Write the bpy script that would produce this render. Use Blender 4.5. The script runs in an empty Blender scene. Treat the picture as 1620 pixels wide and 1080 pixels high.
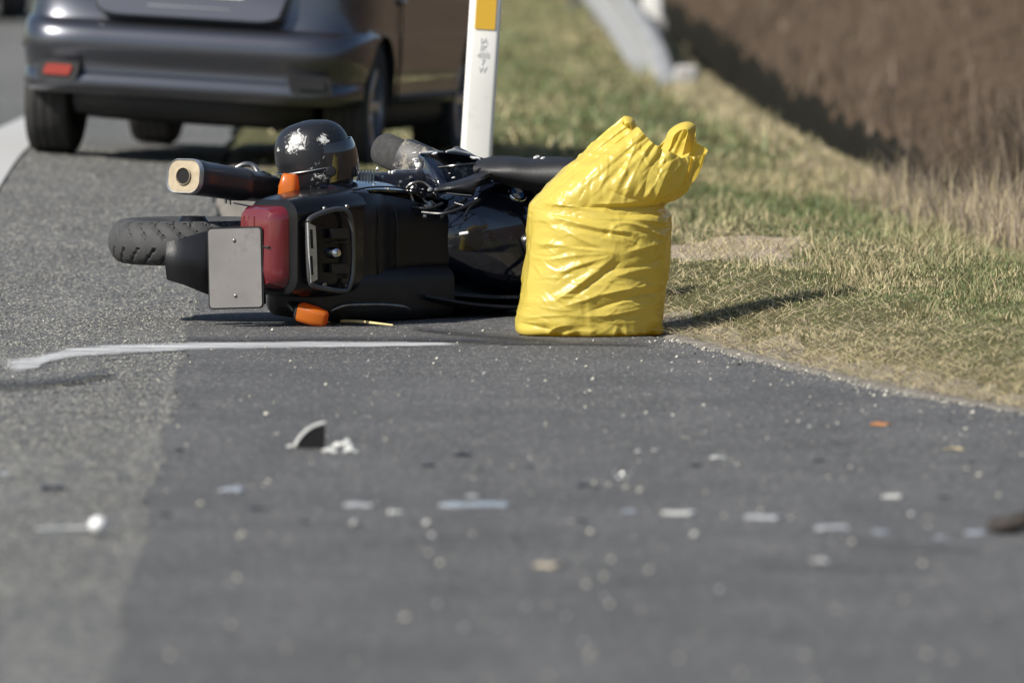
import bpy, bmesh, math, random
import numpy as np
from mathutils import Vector, Matrix

random.seed(7)
rng = np.random.default_rng(7)
SC = bpy.context.scene
COL = SC.collection
R = math.radians

# ------------------------------------------------------------------ camera
FPX, W0, H0 = 16000.0, 1620.0, 1080.0
CAM = np.array([0.0, -37.0, 1.875])
PITCH = math.atan(840.0 / FPX)
cam_d = bpy.data.cameras.new('camera')
cam = bpy.data.objects.new('camera', cam_d)
COL.objects.link(cam)
cam.location = CAM
cam.rotation_euler = (R(90) - PITCH, 0, 0)
cam_d.sensor_width = 36.0
cam_d.lens = 36.0 * FPX / W0
cam_d.clip_start = 0.5
cam_d.clip_end = 6000
cam_d.dof.use_dof = True
cam_d.dof.focus_distance = 36.6
cam_d.dof.aperture_fstop = 3.6
SC.camera = cam

# ------------------------------------------------------------------ light
SUN_DIR = Vector((0.84, 0.543, -math.tan(R(40)))).normalized()      # the way the light travels
SUN_EL = R(40)
SUN_AZ = math.atan2(-0.84, -0.543)                                   # compass angle of the sun from +Y towards +X
w = bpy.data.worlds.new('World')
SC.world = w
w.use_nodes = True
nt = w.node_tree
bg = nt.nodes['Background']
sky = nt.nodes.new('ShaderNodeTexSky')
sky.sky_type = 'NISHITA'
sky.sun_disc = False
sky.sun_elevation = SUN_EL
sky.sun_rotation = SUN_AZ
sky.air_density = 1.0
sky.dust_density = 0.8
sky.ozone_density = 1.0
nt.links.new(sky.outputs[0], bg.inputs[0])
bg.inputs[1].default_value = 0.072
sl = bpy.data.lights.new('sun', 'SUN')
sl.energy = 4.3
sl.angle = R(0.53)
sl.color = (1.0, 0.945, 0.86)
so = bpy.data.objects.new('sun', sl)
so.rotation_euler = SUN_DIR.to_track_quat('-Z', 'Y').to_euler()
so.location = (-20, -30, 40)
COL.objects.link(so)
SC.view_settings.view_transform = 'Standard'
SC.view_settings.look = 'None'
SC.view_settings.gamma = 1.0
SC.view_settings.use_curve_mapping = False
SC.view_settings.exposure = 0.58
SC.render.engine = 'CYCLES'
SC.cycles.use_denoising = True
SC.cycles.max_bounces = 6
SC.cycles.caustics_reflective = False
SC.cycles.caustics_refractive = False

# ------------------------------------------------------------------ helpers
def tag(o, label=None, cat=None, group=None, kind=None):
    if label: o['label'] = label
    if cat: o['category'] = cat
    if group: o['group'] = group
    if kind: o['kind'] = kind
    return o

def thing(name, label, cat, loc=(0, 0, 0), rot=(0, 0, 0), group=None):
    o = bpy.data.objects.new(name, None)
    o.empty_display_size = 0.1
    COL.objects.link(o)
    o.location = loc
    o.rotation_euler = rot
    return tag(o, label, cat, group)

def obj(name, V, F, mat, parent=None, smooth=True, origin=None, mats=None, midx=None, sharp=None):
    """link one mesh; ORIGIN (world point) is subtracted from the vertices"""
    me = bpy.data.meshes.new(name)
    V = np.asarray(V, dtype=float)
    if origin is not None:
        V = V - np.asarray(origin)
    me.from_pydata(V.tolist(), [], [tuple(int(i) for i in f) for f in F])
    for m in (mats or [mat]):
        me.materials.append(m)
    if midx is not None:
        me.polygons.foreach_set('material_index', np.asarray(midx, dtype=np.int32))
    if smooth:
        me.polygons.foreach_set('use_smooth', np.ones(len(me.polygons), dtype=bool))
        me.set_sharp_from_angle(angle=R(sharp if sharp else 38))
    me.update()
    o = bpy.data.objects.new(name, me)
    COL.objects.link(o)
    if parent is not None:
        o.parent = parent
    elif origin is not None:
        o.location = origin
    return o

def fast_mesh(name, V, F, mat, parent=None, smooth=False, mats=None, midx=None):
    """large uniform meshes: V (n,3), F (m,k)"""
    me = bpy.data.meshes.new(name)
    V = np.ascontiguousarray(V, dtype=np.float32)
    F = np.ascontiguousarray(F, dtype=np.int32)
    n, m, k = len(V), len(F), F.shape[1]
    me.vertices.add(n)
    me.vertices.foreach_set('co', V.ravel())
    me.loops.add(m * k)
    me.loops.foreach_set('vertex_index', F.ravel())
    me.polygons.add(m)
    me.polygons.foreach_set('loop_start', np.arange(0, m * k, k, dtype=np.int32))
    me.polygons.foreach_set('loop_total', np.full(m, k, dtype=np.int32))
    for mm in (mats or [mat]):
        me.materials.append(mm)
    if midx is not None:
        me.polygons.foreach_set('material_index', np.asarray(midx, dtype=np.int32))
    if smooth:
        me.polygons.foreach_set('use_smooth', np.ones(m, dtype=bool))
    me.update(calc_edges=True)
    o = bpy.data.objects.new(name, me)
    COL.objects.link(o)
    if parent is not None:
        o.parent = parent
    return o

class G:
    """collects pieces of geometry"""
    def __init__(s): s.V, s.F = [], []
    def add(s, V, F):
        n = len(s.V)
        s.V += [tuple(v) for v in V]
        s.F += [tuple(i + n for i in f) for f in F]
        return s
    def obj(s, name, mat, parent=None, **k): return obj(name, s.V, s.F, mat, parent, **k)

def loft(rings, cap0=True, cap1=True, closed=True):
    n = len(rings[0]); V = [tuple(p) for r in rings for p in r]; F = []
    m = n if closed else n - 1
    for i in range(len(rings) - 1):
        for j in range(m):
            k = (j + 1) % n
            F.append((i * n + j, i * n + k, (i + 1) * n + k, (i + 1) * n + j))
    if cap0: F.append(tuple(range(n - 1, -1, -1)))
    if cap1: F.append(tuple((len(rings) - 1) * n + j for j in range(n)))
    return V, F

def rrect(w, h, r, n=5):
    """rounded rectangle ring in 2-D"""
    r = min(r, w / 2 - 1e-5, h / 2 - 1e-5); P = []
    for cx, cy, a0 in ((w/2-r, h/2-r, 0), (-w/2+r, h/2-r, 90), (-w/2+r, -h/2+r, 180), (w/2-r, -h/2+r, 270)):
        for k in range(n + 1):
            a = R(a0 + 90 * k / n)
            P.append((cx + r * math.cos(a), cy + r * math.sin(a)))
    return P

def catmull(P, per=6):
    P = [np.asarray(p, float) for p in P]
    if len(P) < 3: return P
    Q = [2 * P[0] - P[1]] + P + [2 * P[-1] - P[-2]]
    out = []
    for i in range(1, len(Q) - 2):
        for k in range(per):
            t = k / per
            a, b, c, d = Q[i-1], Q[i], Q[i+1], Q[i+2]
            out.append(0.5 * (2*b + (c-a)*t + (2*a-5*b+4*c-d)*t*t + (3*b-a-3*c+d)*t**3))
    out.append(P[-1])
    return out

def tube(path, rad, n=10, per=5, smooth=True):
    P = catmull(path, per) if smooth and len(path) > 2 else [np.asarray(p, float) for p in path]
    rr = rad if hasattr(rad, '__len__') else None
    rings = []
    up = None
    for i, p in enumerate(P):
        t = P[min(i + 1, len(P) - 1)] - P[max(i - 1, 0)]
        t = t / (np.linalg.norm(t) + 1e-12)
        if up is None:
            up = np.array([0, 0, 1.0]) if abs(t[2]) < 0.9 else np.array([1.0, 0, 0])
        s = np.cross(t, up); s /= np.linalg.norm(s) + 1e-12
        up = np.cross(s, t)
        q = rad if rr is None else float(np.interp(i / (len(P) - 1), np.linspace(0, 1, len(rr)), rr))
        rings.append([p + q * (math.cos(2*math.pi*k/n) * s + math.sin(2*math.pi*k/n) * up) for k in range(n)])
    return loft(rings)

def beam(p0, p1, w, h, up=(0, 0, 1), r=0.0):
    p0, p1 = np.asarray(p0, float), np.asarray(p1, float)
    t = p1 - p0; t /= np.linalg.norm(t)
    up = np.asarray(up, float); s = np.cross(t, up); s /= np.linalg.norm(s); up = np.cross(s, t)
    ring = rrect(w, h, r if r else min(w, h) * 0.18, 2)
    return loft([[p + x * s + y * up for x, y in ring] for p in (p0, p1)])

def box(c, sx, sy, sz, ax=None, bev=0.12):
    """bevelled box; AX: three axis vectors"""
    X, Y, Z = ax if ax else (np.array([1.,0,0]), np.array([0,1.,0]), np.array([0,0,1.]))
    c = np.asarray(c, float); b = min(sx, sy, sz) * bev
    rings = []
    for z, i in ((-sz/2, b), (-sz/2 + b, 0), (sz/2 - b, 0), (sz/2, b)):
        rings.append([c + x * X + y * Y + z * Z for x, y in rrect(sx - 2*i, sy - 2*i, b * 1.5, 3)])
    return loft(rings)

def sheet(grid, thick, per=4):
    """thick curved plate through a grid of 3-D points (rows of equal length)"""
    rows = [catmull(r, per) for r in grid]
    cols = [catmull([r[j] for r in rows], per) for j in range(len(rows[0]))]
    A = np.array(cols).transpose(1, 0, 2)
    m, n, _ = A.shape
    du = np.gradient(A, axis=0); dv = np.gradient(A, axis=1)
    N = np.cross(du, dv); N /= np.linalg.norm(N, axis=2, keepdims=True) + 1e-12
    V = np.concatenate([(A + N * thick / 2).reshape(-1, 3), (A - N * thick / 2).reshape(-1, 3)])
    F = []; o = m * n
    for i in range(m - 1):
        for j in range(n - 1):
            a, b, c, d = i*n+j, i*n+j+1, (i+1)*n+j+1, (i+1)*n+j
            F.append((a, d, c, b)); F.append((a+o, b+o, c+o, d+o))
    for i in range(m - 1):
        for j, fl in ((0, 0), (n - 1, 1)):
            a, d = i*n+j, (i+1)*n+j
            F.append((a, a+o, d+o, d) if not fl else (a, d, d+o, a+o))
    for j in range(n - 1):
        for i, fl in ((0, 0), (m - 1, 1)):
            a, b = i*n+j, i*n+j+1
            F.append((a, b, b+o, a+o) if not fl else (a, a+o, b+o, b))
    return V, F

def ellipsoid(c, ax, n=20, m=12):
    c = np.asarray(c, float); V, F = [], []
    for i in range(m + 1):
        t = math.pi * (i + 0.001) / (m + 0.002)
        for j in range(n):
            p = 2 * math.pi * j / n
            V.append(c + math.sin(t)*math.cos(p)*np.asarray(ax[0]) + math.sin(t)*math.sin(p)*np.asarray(ax[1]) + math.cos(t)*np.asarray(ax[2]))
    for i in range(m):
        for j in range(n):
            k = (j + 1) % n
            F.append((i*n+j, (i+1)*n+j, (i+1)*n+k, i*n+k))
    return V, F

def lathe(profile, c, axis, n=48, ref=None, arc=None):
    """profile: (radius, along-axis) pairs; ARC (a0, a1) in radians for a partial turn"""
    axis = np.asarray(axis, float); axis /= np.linalg.norm(axis)
    ref = np.asarray(ref if ref is not None else ((0, 0, 1) if abs(axis[2]) < .9 else (1, 0, 0)), float)
    s = ref - axis * ref.dot(axis); s /= np.linalg.norm(s); q = np.cross(axis, s); c = np.asarray(c, float)
    V, F = [], []; m = len(profile)
    a0, a1 = arc if arc else (0, 2 * math.pi)
    K = n if not arc else n + 1
    for i in range(K):
        a = a0 + (a1 - a0) * i / n
        d = math.cos(a) * s + math.sin(a) * q
        V += [c + r * d + z * axis for r, z in profile]
    for i in range(n):
        k = (i + 1) % K
        for j in range(m - 1):
            F.append((i*m+j, k*m+j, k*m+j+1, i*m+j+1))
    return V, F

def hash2(ix, iy, seed):
    h = (ix.astype(np.int64) * 374761393 + iy.astype(np.int64) * 668265263 + seed * 1442695041) & 0xffffffff
    h = ((h ^ (h >> 13)) * 1274126177) & 0xffffffff
    return ((h ^ (h >> 16)) & 0xffff) / 65535.0

def vnoise(x, y, seed=0):
    x = np.asarray(x, float); y = np.asarray(y, float)
    ix, iy = np.floor(x), np.floor(y); fx, fy = x - ix, y - iy
    fx = fx*fx*(3-2*fx); fy = fy*fy*(3-2*fy)
    a, b = hash2(ix, iy, seed), hash2(ix+1, iy, seed); c, d = hash2(ix, iy+1, seed), hash2(ix+1, iy+1, seed)
    return (a*(1-fx)+b*fx)*(1-fy) + (c*(1-fx)+d*fx)*fy

def fbm(x, y, seed=0, o=3):
    return sum(vnoise(x*2**k, y*2**k, seed+k*7) * 0.5**k for k in range(o)) / sum(0.5**k for k in range(o))

# pixel of the photograph (1620 x 1080) -> point of the place at world depth Y, or on the ground
cp, sp = math.cos(PITCH), math.sin(PITCH)
def ray(px, py):
    r, u = (px - 810.0) / FPX, (540.0 - py) / FPX
    return np.array([r, cp + u * sp, -sp + u * cp])
def P(px, py, Y):
    d = ray(px, py)
    return CAM + d * ((Y - CAM[1]) / d[1])
def GP(px, py):
    d = ray(px, py)
    t = np.linspace(15, 140, 3000)
    q = CAM[None] + d[None] * (t / d[1])[:, None]
    below = np.nonzero(q[:, 2] < gz(q[:, 0], q[:, 1]))[0]
    return q[below[0]] if len(below) else q[-1]

# ------------------------------------------------------------------ materials
def nodes(name):
    m = bpy.data.materials.new(name); m.use_nodes = True
    n = m.node_tree.nodes; l = m.node_tree.links
    return m, n, l, n['Principled BSDF']

def mat(name, col, rough=0.5, metal=0.0, var=0.0, vscale=20.0, bump=0.0, bscale=60.0, coat=0.0, dirt=None, dscale=8.0, dlo=0.55, dhi=0.7, rvar=0.0, spec=None, ior=None):
    m, n, l, b = nodes(name)
    b.inputs['Base Color'].default_value = (*col, 1)
    b.inputs['Roughness'].default_value = rough
    b.inputs['Metallic'].default_value = metal
    if spec is not None: b.inputs['Specular IOR Level'].default_value = spec
    if coat:
        b.inputs['Coat Weight'].default_value = coat
        b.inputs['Coat Roughness'].default_value = 0.04
    tc = n.new('ShaderNodeTexCoord')
    last = None
    if var:
        t = n.new('ShaderNodeTexNoise'); t.inputs['Scale'].default_value = vscale; t.inputs['Detail'].default_value = 5
        l.new(tc.outputs['Object'], t.inputs['Vector'])
        r = n.new('ShaderNodeValToRGB')
        r.color_ramp.elements[0].position = 0.3; r.color_ramp.elements[1].position = 0.7
        r.color_ramp.elements[0].color = (*[c * (1 - var) for c in col], 1)
        r.color_ramp.elements[1].color = (*[min(1, c * (1 + var)) for c in col], 1)
        l.new(t.outputs['Fac'], r.inputs['Fac']); last = r.outputs['Color']
        if rvar:
            mr = n.new('ShaderNodeMapRange'); mr.inputs['To Min'].default_value = max(0, rough - rvar); mr.inputs['To Max'].default_value = rough + rvar
            l.new(t.outputs['Fac'], mr.inputs['Value']); l.new(mr.outputs['Result'], b.inputs['Roughness'])
    if dirt:
        t = n.new('ShaderNodeTexNoise'); t.inputs['Scale'].default_value = dscale; t.inputs['Detail'].default_value = 8; t.inputs['Roughness'].default_value = 0.7
        l.new(tc.outputs['Object'], t.inputs['Vector'])
        mr = n.new('ShaderNodeMapRange'); mr.inputs['From Min'].default_value = dlo; mr.inputs['From Max'].default_value = dhi
        l.new(t.outputs['Fac'], mr.inputs['Value'])
        mx = n.new('ShaderNodeMix'); mx.data_type = 'RGBA'
        if last: l.new(last, mx.inputs['A'])
        else: mx.inputs['A'].default_value = (*col, 1)
        mx.inputs['B'].default_value = (*dirt, 1)
        l.new(mr.outputs['Result'], mx.inputs['Factor']); last = mx.outputs['Result']
        mrr = n.new('ShaderNodeMapRange'); mrr.inputs['To Min'].default_value = rough; mrr.inputs['To Max'].default_value = 0.8
        l.new(mr.outputs['Result'], mrr.inputs['Value']); l.new(mrr.outputs['Result'], b.inputs['Roughness'])
    if last: l.new(last, b.inputs['Base Color'])
    if bump:
        t = n.new('ShaderNodeTexNoise'); t.inputs['Scale'].default_value = bscale; t.inputs['Detail'].default_value = 6
        l.new(tc.outputs['Object'], t.inputs['Vector'])
        bp = n.new('ShaderNodeBump'); bp.inputs['Strength'].default_value = 1.0; bp.inputs['Distance'].default_value = bump
        l.new(t.outputs['Fac'], bp.inputs['Height']); l.new(bp.outputs['Normal'], b.inputs['Normal'])
    return m

def asphalt(name, dark, light, stone, stone_amount, sscale, bump=0.004):
    m, n, l, b = nodes(name)
    tc = n.new('ShaderNodeTexCoord')
    vo = n.new('ShaderNodeTexVoronoi'); vo.inputs['Scale'].default_value = sscale
    l.new(tc.outputs['Object'], vo.inputs['Vector'])
    sep = n.new('ShaderNodeSeparateColor'); l.new(vo.outputs['Color'], sep.inputs['Color'])
    r = n.new('ShaderNodeValToRGB'); e = r.color_ramp.elements
    e[0].position = 0.0; e[0].color = (*dark, 1)
    e[1].position = 1.0 - stone_amount; e[1].color = (*light, 1)
    x = e.new(min(0.999, 1.0 - stone_amount + 0.02)); x.color = (*stone, 1)
    l.new(sep.outputs['Red'], r.inputs['Fac'])
    big = n.new('ShaderNodeTexNoise'); big.inputs['Scale'].default_value = 1.3; big.inputs['Detail'].default_value = 6; big.inputs['Roughness'].default_value = 0.65
    l.new(tc.outputs['Object'], big.inputs['Vector'])
    mr = n.new('ShaderNodeMapRange'); mr.inputs['From Min'].default_value = 0.3; mr.inputs['From Max'].default_value = 0.7
    mr.inputs['To Min'].default_value = 0.80; mr.inputs['To Max'].default_value = 1.17
    l.new(big.outputs['Fac'], mr.inputs['Value'])
    mp = n.new('ShaderNodeMapping'); mp.inputs['Scale'].default_value = (2.2, 0.12, 1)      # wear running along the lane
    l.new(tc.outputs['Object'], mp.inputs['Vector'])
    st = n.new('ShaderNodeTexNoise'); st.inputs['Scale'].default_value = 1.0; st.inputs['Detail'].default_value = 4
    l.new(mp.outputs['Vector'], st.inputs['Vector'])
    mr2 = n.new('ShaderNodeMapRange'); mr2.inputs['From Min'].default_value = 0.3; mr2.inputs['From Max'].default_value = 0.7
    mr2.inputs['To Min'].default_value = 0.9; mr2.inputs['To Max'].default_value = 1.1
    l.new(st.outputs['Fac'], mr2.inputs['Value'])
    mu = n.new('ShaderNodeMath'); mu.operation = 'MULTIPLY'
    l.new(mr.outputs['Result'], mu.inputs[0]); l.new(mr2.outputs['Result'], mu.inputs[1])
    vm = n.new('ShaderNodeVectorMath'); vm.operation = 'SCALE'
    l.new(r.outputs['Color'], vm.inputs[0]); l.new(mu.outputs[0], vm.inputs['Scale'])
    l.new(vm.outputs['Vector'], b.inputs['Base Color'])
    b.inputs['Roughness'].default_value = 0.78
    b.inputs['Specular IOR Level'].default_value = 0.35
    bp = n.new('ShaderNodeBump'); bp.inputs['Distance'].default_value = bump; bp.inputs['Strength'].default_value = 1.0
    bp.invert = True
    l.new(vo.outputs['Distance'], bp.inputs['Height']); l.new(bp.outputs['Normal'], b.inputs['Normal'])
    return m

def ground_mat(name, cols, scale, bump=0.02, bscale=25.0):
    m, n, l, b = nodes(name)
    tc = n.new('ShaderNodeTexCoord')
    t = n.new('ShaderNodeTexNoise'); t.inputs['Scale'].default_value = scale; t.inputs['Detail'].default_value = 9; t.inputs['Roughness'].default_value = 0.72
    l.new(tc.outputs['Object'], t.inputs['Vector'])
    r = n.new('ShaderNodeValToRGB'); e = r.color_ramp.elements
    k = len(cols)
    e[0].position = 0.32; e[0].color = (*cols[0], 1); e[1].position = 0.68; e[1].color = (*cols[-1], 1)
    for i in range(1, k - 1):
        x = e.new(0.32 + 0.36 * i / (k - 1)); x.color = (*cols[i], 1)
    l.new(t.outputs['Fac'], r.inputs['Fac']); l.new(r.outputs['Color'], b.inputs['Base Color'])
    b.inputs['Roughness'].default_value = 0.95; b.inputs['Specular IOR Level'].default_value = 0.1
    t2 = n.new('ShaderNodeTexNoise'); t2.inputs['Scale'].default_value = bscale; t2.inputs['Detail'].default_value = 8
    l.new(tc.outputs['Object'], t2.inputs['Vector'])
    bp = n.new('ShaderNodeBump'); bp.inputs['Distance'].default_value = bump
    l.new(t2.outputs['Fac'], bp.inputs['Height']); l.new(bp.outputs['Normal'], b.inputs['Normal'])
    return m

def worn(name, col, scale, lo, hi, rough=0.7):
    """worn film on the road: breaks up into holes"""
    m, n, l, b = nodes(name)
    b.inputs['Base Color'].default_value = (*col, 1); b.inputs['Roughness'].default_value = rough
    b.inputs['Specular IOR Level'].default_value = 0.3
    tc = n.new('ShaderNodeTexCoord')
    t = n.new('ShaderNodeTexNoise'); t.inputs['Scale'].default_value = scale; t.inputs['Detail'].default_value = 9; t.inputs['Roughness'].default_value = 0.75
    l.new(tc.outputs['Object'], t.inputs['Vector'])
    at = n.new('ShaderNodeAttribute'); at.attribute_name = 'cover'
    mp = n.new('ShaderNodeMapping'); mp.inputs['Scale'].default_value = (.28, 1, 1)
    l.new(tc.outputs['Object'], mp.inputs['Vector']); l.new(mp.outputs['Vector'], t.inputs['Vector'])
    ad = n.new('ShaderNodeMath'); ad.operation = 'MULTIPLY_ADD'; ad.inputs[1].default_value = 1.5
    l.new(t.outputs['Fac'], ad.inputs[0]); l.new(at.outputs['Fac'], ad.inputs[2])
    mr = n.new('ShaderNodeMapRange'); mr.inputs['From Min'].default_value = lo; mr.inputs['From Max'].default_value = hi
    l.new(ad.outputs[0], mr.inputs['Value']); l.new(mr.outputs['Result'], b.inputs['Alpha'])
    return m

M = {}
M['old_asphalt'] = asphalt('old_asphalt', (0.066, 0.067, 0.066), (0.127, 0.128, 0.125), (0.30, 0.29, 0.255), 0.2, 85, 0.006)
M['new_asphalt'] = asphalt('new_asphalt', (0.064, 0.0636, 0.0628), (0.113, 0.1122, 0.1105), (0.28, 0.272, 0.25), 0.06, 95, 0.004)
M['verge'] = ground_mat('verge', [(0.10, 0.09, 0.046), (0.125, 0.117, 0.058), (0.112, 0.117, 0.05), (0.19, 0.16, 0.09)], 5, 0.04, 60)
M['bare_soil'] = ground_mat('bare_soil', [(0.25, 0.20, 0.145), (0.36, 0.295, 0.225), (0.44, 0.375, 0.295)], 7.0, 0.02)
M['edge_soil'] = ground_mat('edge_soil', [(0.13, 0.115, 0.095), (0.20, 0.185, 0.16), (0.28, 0.26, 0.225)], 16.0, 0.02)
M['bank'] = ground_mat('bank', [(0.046, 0.031, 0.020), (0.067, 0.046, 0.030), (0.088, 0.062, 0.041), (0.074, 0.056, 0.034)], 1.2, 0.05, 7)
M['dark_ditch'] = ground_mat('dark_ditch', [(0.008, 0.008, 0.006), (0.014, 0.013, 0.009), (0.02, 0.02, 0.012)], 3.0, 0.05)  # near-black ground along the ditch and its far wall
M['line_paint'] = worn('line_paint', (0.47, 0.465, 0.45), 30, 0.95, 1.3)
M['chalk'] = worn('chalk', (0.76, 0.77, 0.78), 8, 1.35, 2.2)
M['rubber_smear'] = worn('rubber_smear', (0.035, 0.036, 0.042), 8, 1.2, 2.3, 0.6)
M['faint_smear'] = worn('faint_smear', (0.055, 0.055, 0.06), 6, 1.35, 2.8, 0.7)
M['grass_green'] = mat('grass_green', (0.125, 0.175, 0.06), 0.6, var=0.35, vscale=5)
M['grass_olive'] = mat('grass_olive', (0.205, 0.20, 0.085), 0.65, var=0.3, vscale=6)
M['grass_straw'] = mat('grass_straw', (0.49, 0.41, 0.235), 0.7, var=0.25, vscale=8)
M['stalk_grey'] = mat('stalk_grey', (0.30, 0.245, 0.19), 0.8, var=0.3, vscale=3)
M['twig'] = mat('twig', (0.074, 0.053, 0.035), 0.85, var=0.4, vscale=2)
M['twig_light'] = mat('twig_light', (0.135, 0.10, 0.066), 0.85, var=0.4, vscale=2)
M['chip_light'] = mat('chip_light', (0.40, 0.385, 0.32), 0.7, var=0.25, vscale=30)
M['chip_grey'] = mat('chip_grey', (0.17, 0.17, 0.165), 0.75, var=0.35, vscale=30)
M['chip_dark'] = mat('chip_dark', (0.06, 0.06, 0.06), 0.7, var=0.3, vscale=30)
M['grit'] = mat('grit', (0.66, 0.63, 0.53), 0.65, var=0.2, vscale=30)
# ------------------------------------------------------------------ terrain
_HD = np.array([-60, 20, 36, 38, 40, 42, 44, 46, 48, 50.3, 52, 55, 60, 65, 72, 80, 90, 110, 150, 240, 4000], float)
_HZ = np.array([0, 0, 0, .005, .045, .11, .18, .235, .262, .235, .212, .173, .105, .05, .01, 0, -.03, -.04, 0, 0, 0], float)
def hump(y):
    D = np.asarray(y, float) + 37.0
    z = 0
    for k in (-1.2, -0.6, 0, 0.6, 1.2):
        z = z + np.interp(D + k, _HD, _HZ)
    return z / 5
def ss(a, b, x):
    t = np.clip((x - a) / (b - a), 0, 1); return t * t * (3 - 2 * t)
def edge_x(y):                      # right edge of the asphalt
    return np.interp(y, [-60, -30, -16, -5.9, -4.6, -3.3, -2.2, -1.3, 0, 2, 4, 6, 7.5, 12, 70, 300],
                     [9, 7.5, 4.6, 1.60, 1.22, .93, .70, .53, .22, -.35, -.85, -1.2, -1.32, -1.4, -2.0, -6])
def seam_x(y):                      # where the old road meets the newer bay
    return -1.11 - 0.02 * (np.asarray(y, float) + 2.2) + 0.012 * np.sin(np.asarray(y) * 2.1)
def ditch_x(y):                     # lip of the ditch
    return np.interp(y, [-60, -10, 0, 6.5, 10.6, 16, 21, 24, 33, 46, 110, 400], [6, 4.2, 2.9, 2.2, 1.92, 1.71, 1.56, 1.47, 1.33, 1.22, .3, -3])
def gz(x, y):
    x = np.asarray(x, float); y = np.asarray(y, float)
    k = np.clip(1 - 0.24 * (x + 2.2), 0.0, 1.15)
    z = hump(y) * k
    e = x - edge_x(y)
    s = x - ditch_x(y)
    z = z + 0.035 * ss(0.1, 0.7, e) * (1 - ss(-.2, 0.1, s))
    z = z + 0.10 * ss(0.05, 1.0, e) * (1 - ss(3, 7.5, y)) * (1 - ss(-1.0, -.2, s))
    z = z - 0.30 * ss(0, 0.22, s) + (0.30 + np.interp(y, [6, 9, 16, 30, 46], [-.03, .0, .07, .09, .11])) * ss(0.30, 0.44, s) + 0.40 * np.maximum(s - 0.43, 0) - 0.3 * np.maximum(s - 9, 0)
    return z

xs = np.unique(np.concatenate([[-1500, -600, -250, -120, -60, -30, -18, -12, -8], np.arange(-6, -2, .25), np.arange(-2, 4.6, .05), np.arange(4.6, 14, .5), [16, 20, 26, 34, 60, 120, 300, 700, 1500]]))
ys = np.unique(np.concatenate([[-900, -300, -120, -80, -60], np.arange(-50, -16, .8), np.arange(-16, 16, .12), np.arange(16, 80, .5), np.arange(80, 180, 3), [200, 240, 300, 420, 700, 1200, 2500]]))
def grid_sheet(xs2, ys1, dz, bumpy=0.0):
    m, n = xs2.shape
    Y = np.repeat(ys1[:, None], n, 1)
    Z = gz(xs2, Y) + dz
    if bumpy is not 0.0: Z = Z + bumpy(xs2, Y)
    i, j = np.meshgrid(np.arange(m - 1), np.arange(n - 1), indexing='ij')
    a = (i * n + j).ravel()
    F = np.stack([a, a + 1, a + n + 1, a + n], 1)
    return np.stack([xs2, Y, Z], 2).reshape(-1, 3), F

def far_mask(x, y): return (np.abs(x) < 16) & (y < 190) & (y > -60)
def verge_bump(x, y):
    e = x - edge_x(y)
    return (fbm(x * 3, y * 1.5, 3) - .5) * 0.05 * ss(0.15, .6, e) + (fbm(x * 14, y * 9, 5) - .5) * 0.02 * ss(0, .2, e) - 0.03 * (1 - ss(-0.03, 0.05, e)) + .012 * ss(.0, .06, e)
V, F = grid_sheet(np.repeat(xs[None], len(ys), 0), ys, 0.0, verge_bump)
# far beyond the view the land lies flat
far = ~far_mask(V[:, 0], V[:, 1])
V[far, 2] = np.where(np.abs(V[far, 0]) < 16, V[far, 2], np.clip(V[far, 2], -0.3, 2.5))
cx = V[F].mean(1)
s = cx[:, 0] - ditch_x(cx[:, 1])
e = cx[:, 0] - edge_x(cx[:, 1])
bare = ((cx[:, 0] - .86) / .36) ** 2 + ((cx[:, 1] - 2.5) / 1.15) ** 2 + (fbm(cx[:, 0] * 9, cx[:, 1] * 4, 11) - .5) * 1.6
mi = np.zeros(len(F), int)
mi[s > 0.2] = 2
mi[(s > -0.03) & (s <= 0.44 + (fbm(cx[:, 0] * .01, cx[:, 1] * 2.2, 8) - .5) * .08) & (cx[:, 1] > 8.5)] = 3
mi[(bare < 1)] = 1
mi[((e < 0.10 + .34 * fbm(cx[:, 0] * 6, cx[:, 1] * 2, 4)) & (s < -.3) & (cx[:, 1] < 14))] = 4
g = fast_mesh('ground', V, F, None, smooth=True, mats=[M['verge'], M['bare_soil'], M['bank'], M['dark_ditch'], M['edge_soil']], midx=mi)
tag(g, kind='structure')

# old road (to the left) and the newer asphalt bay
ry = np.unique(np.concatenate([np.arange(-60, -16, .8), np.arange(-16, 20, .12), np.arange(20, 80, .8), np.arange(80, 260, 6)]))
tt = np.linspace(0, 1, 40)
right = np.minimum(seam_x(ry), edge_x(ry))
X = -9.0 + (right + 9.0)[:, None] * tt ** .6
rough = lambda x, y: (fbm(x * 30, y * 22, 21, 2) - .5) * 0.006
V, F = grid_sheet(X, ry, 0.004, rough)
tag(fast_mesh('road', V, F, M['old_asphalt'], smooth=True), kind='structure')
by = np.concatenate([np.arange(-60, -16, .2), np.arange(-16, 5.9, .045)])
l0 = seam_x(by) - .02; l0 = l0 + (fbm(by * 6.3, by * 0, 33) - .5) * .045
r0 = edge_x(by) + (fbm(by * 3.1, by * 0, 31) - .5) * .06 + (fbm(by * 11.7, by * 0, 37, 2) - .5) * .07
r0 = np.maximum(r0, l0 + .01)
X = l0[:, None] + (r0 - l0)[:, None] * np.linspace(0, 1, 60)
V, F = grid_sheet(X, by, 0.009, lambda x, y: (fbm(x * 3, y * 2, 41, 2) - .5) * .004)
tag(fast_mesh('asphalt_bay', V, F, M['new_asphalt'], smooth=True), kind='structure')

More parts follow.
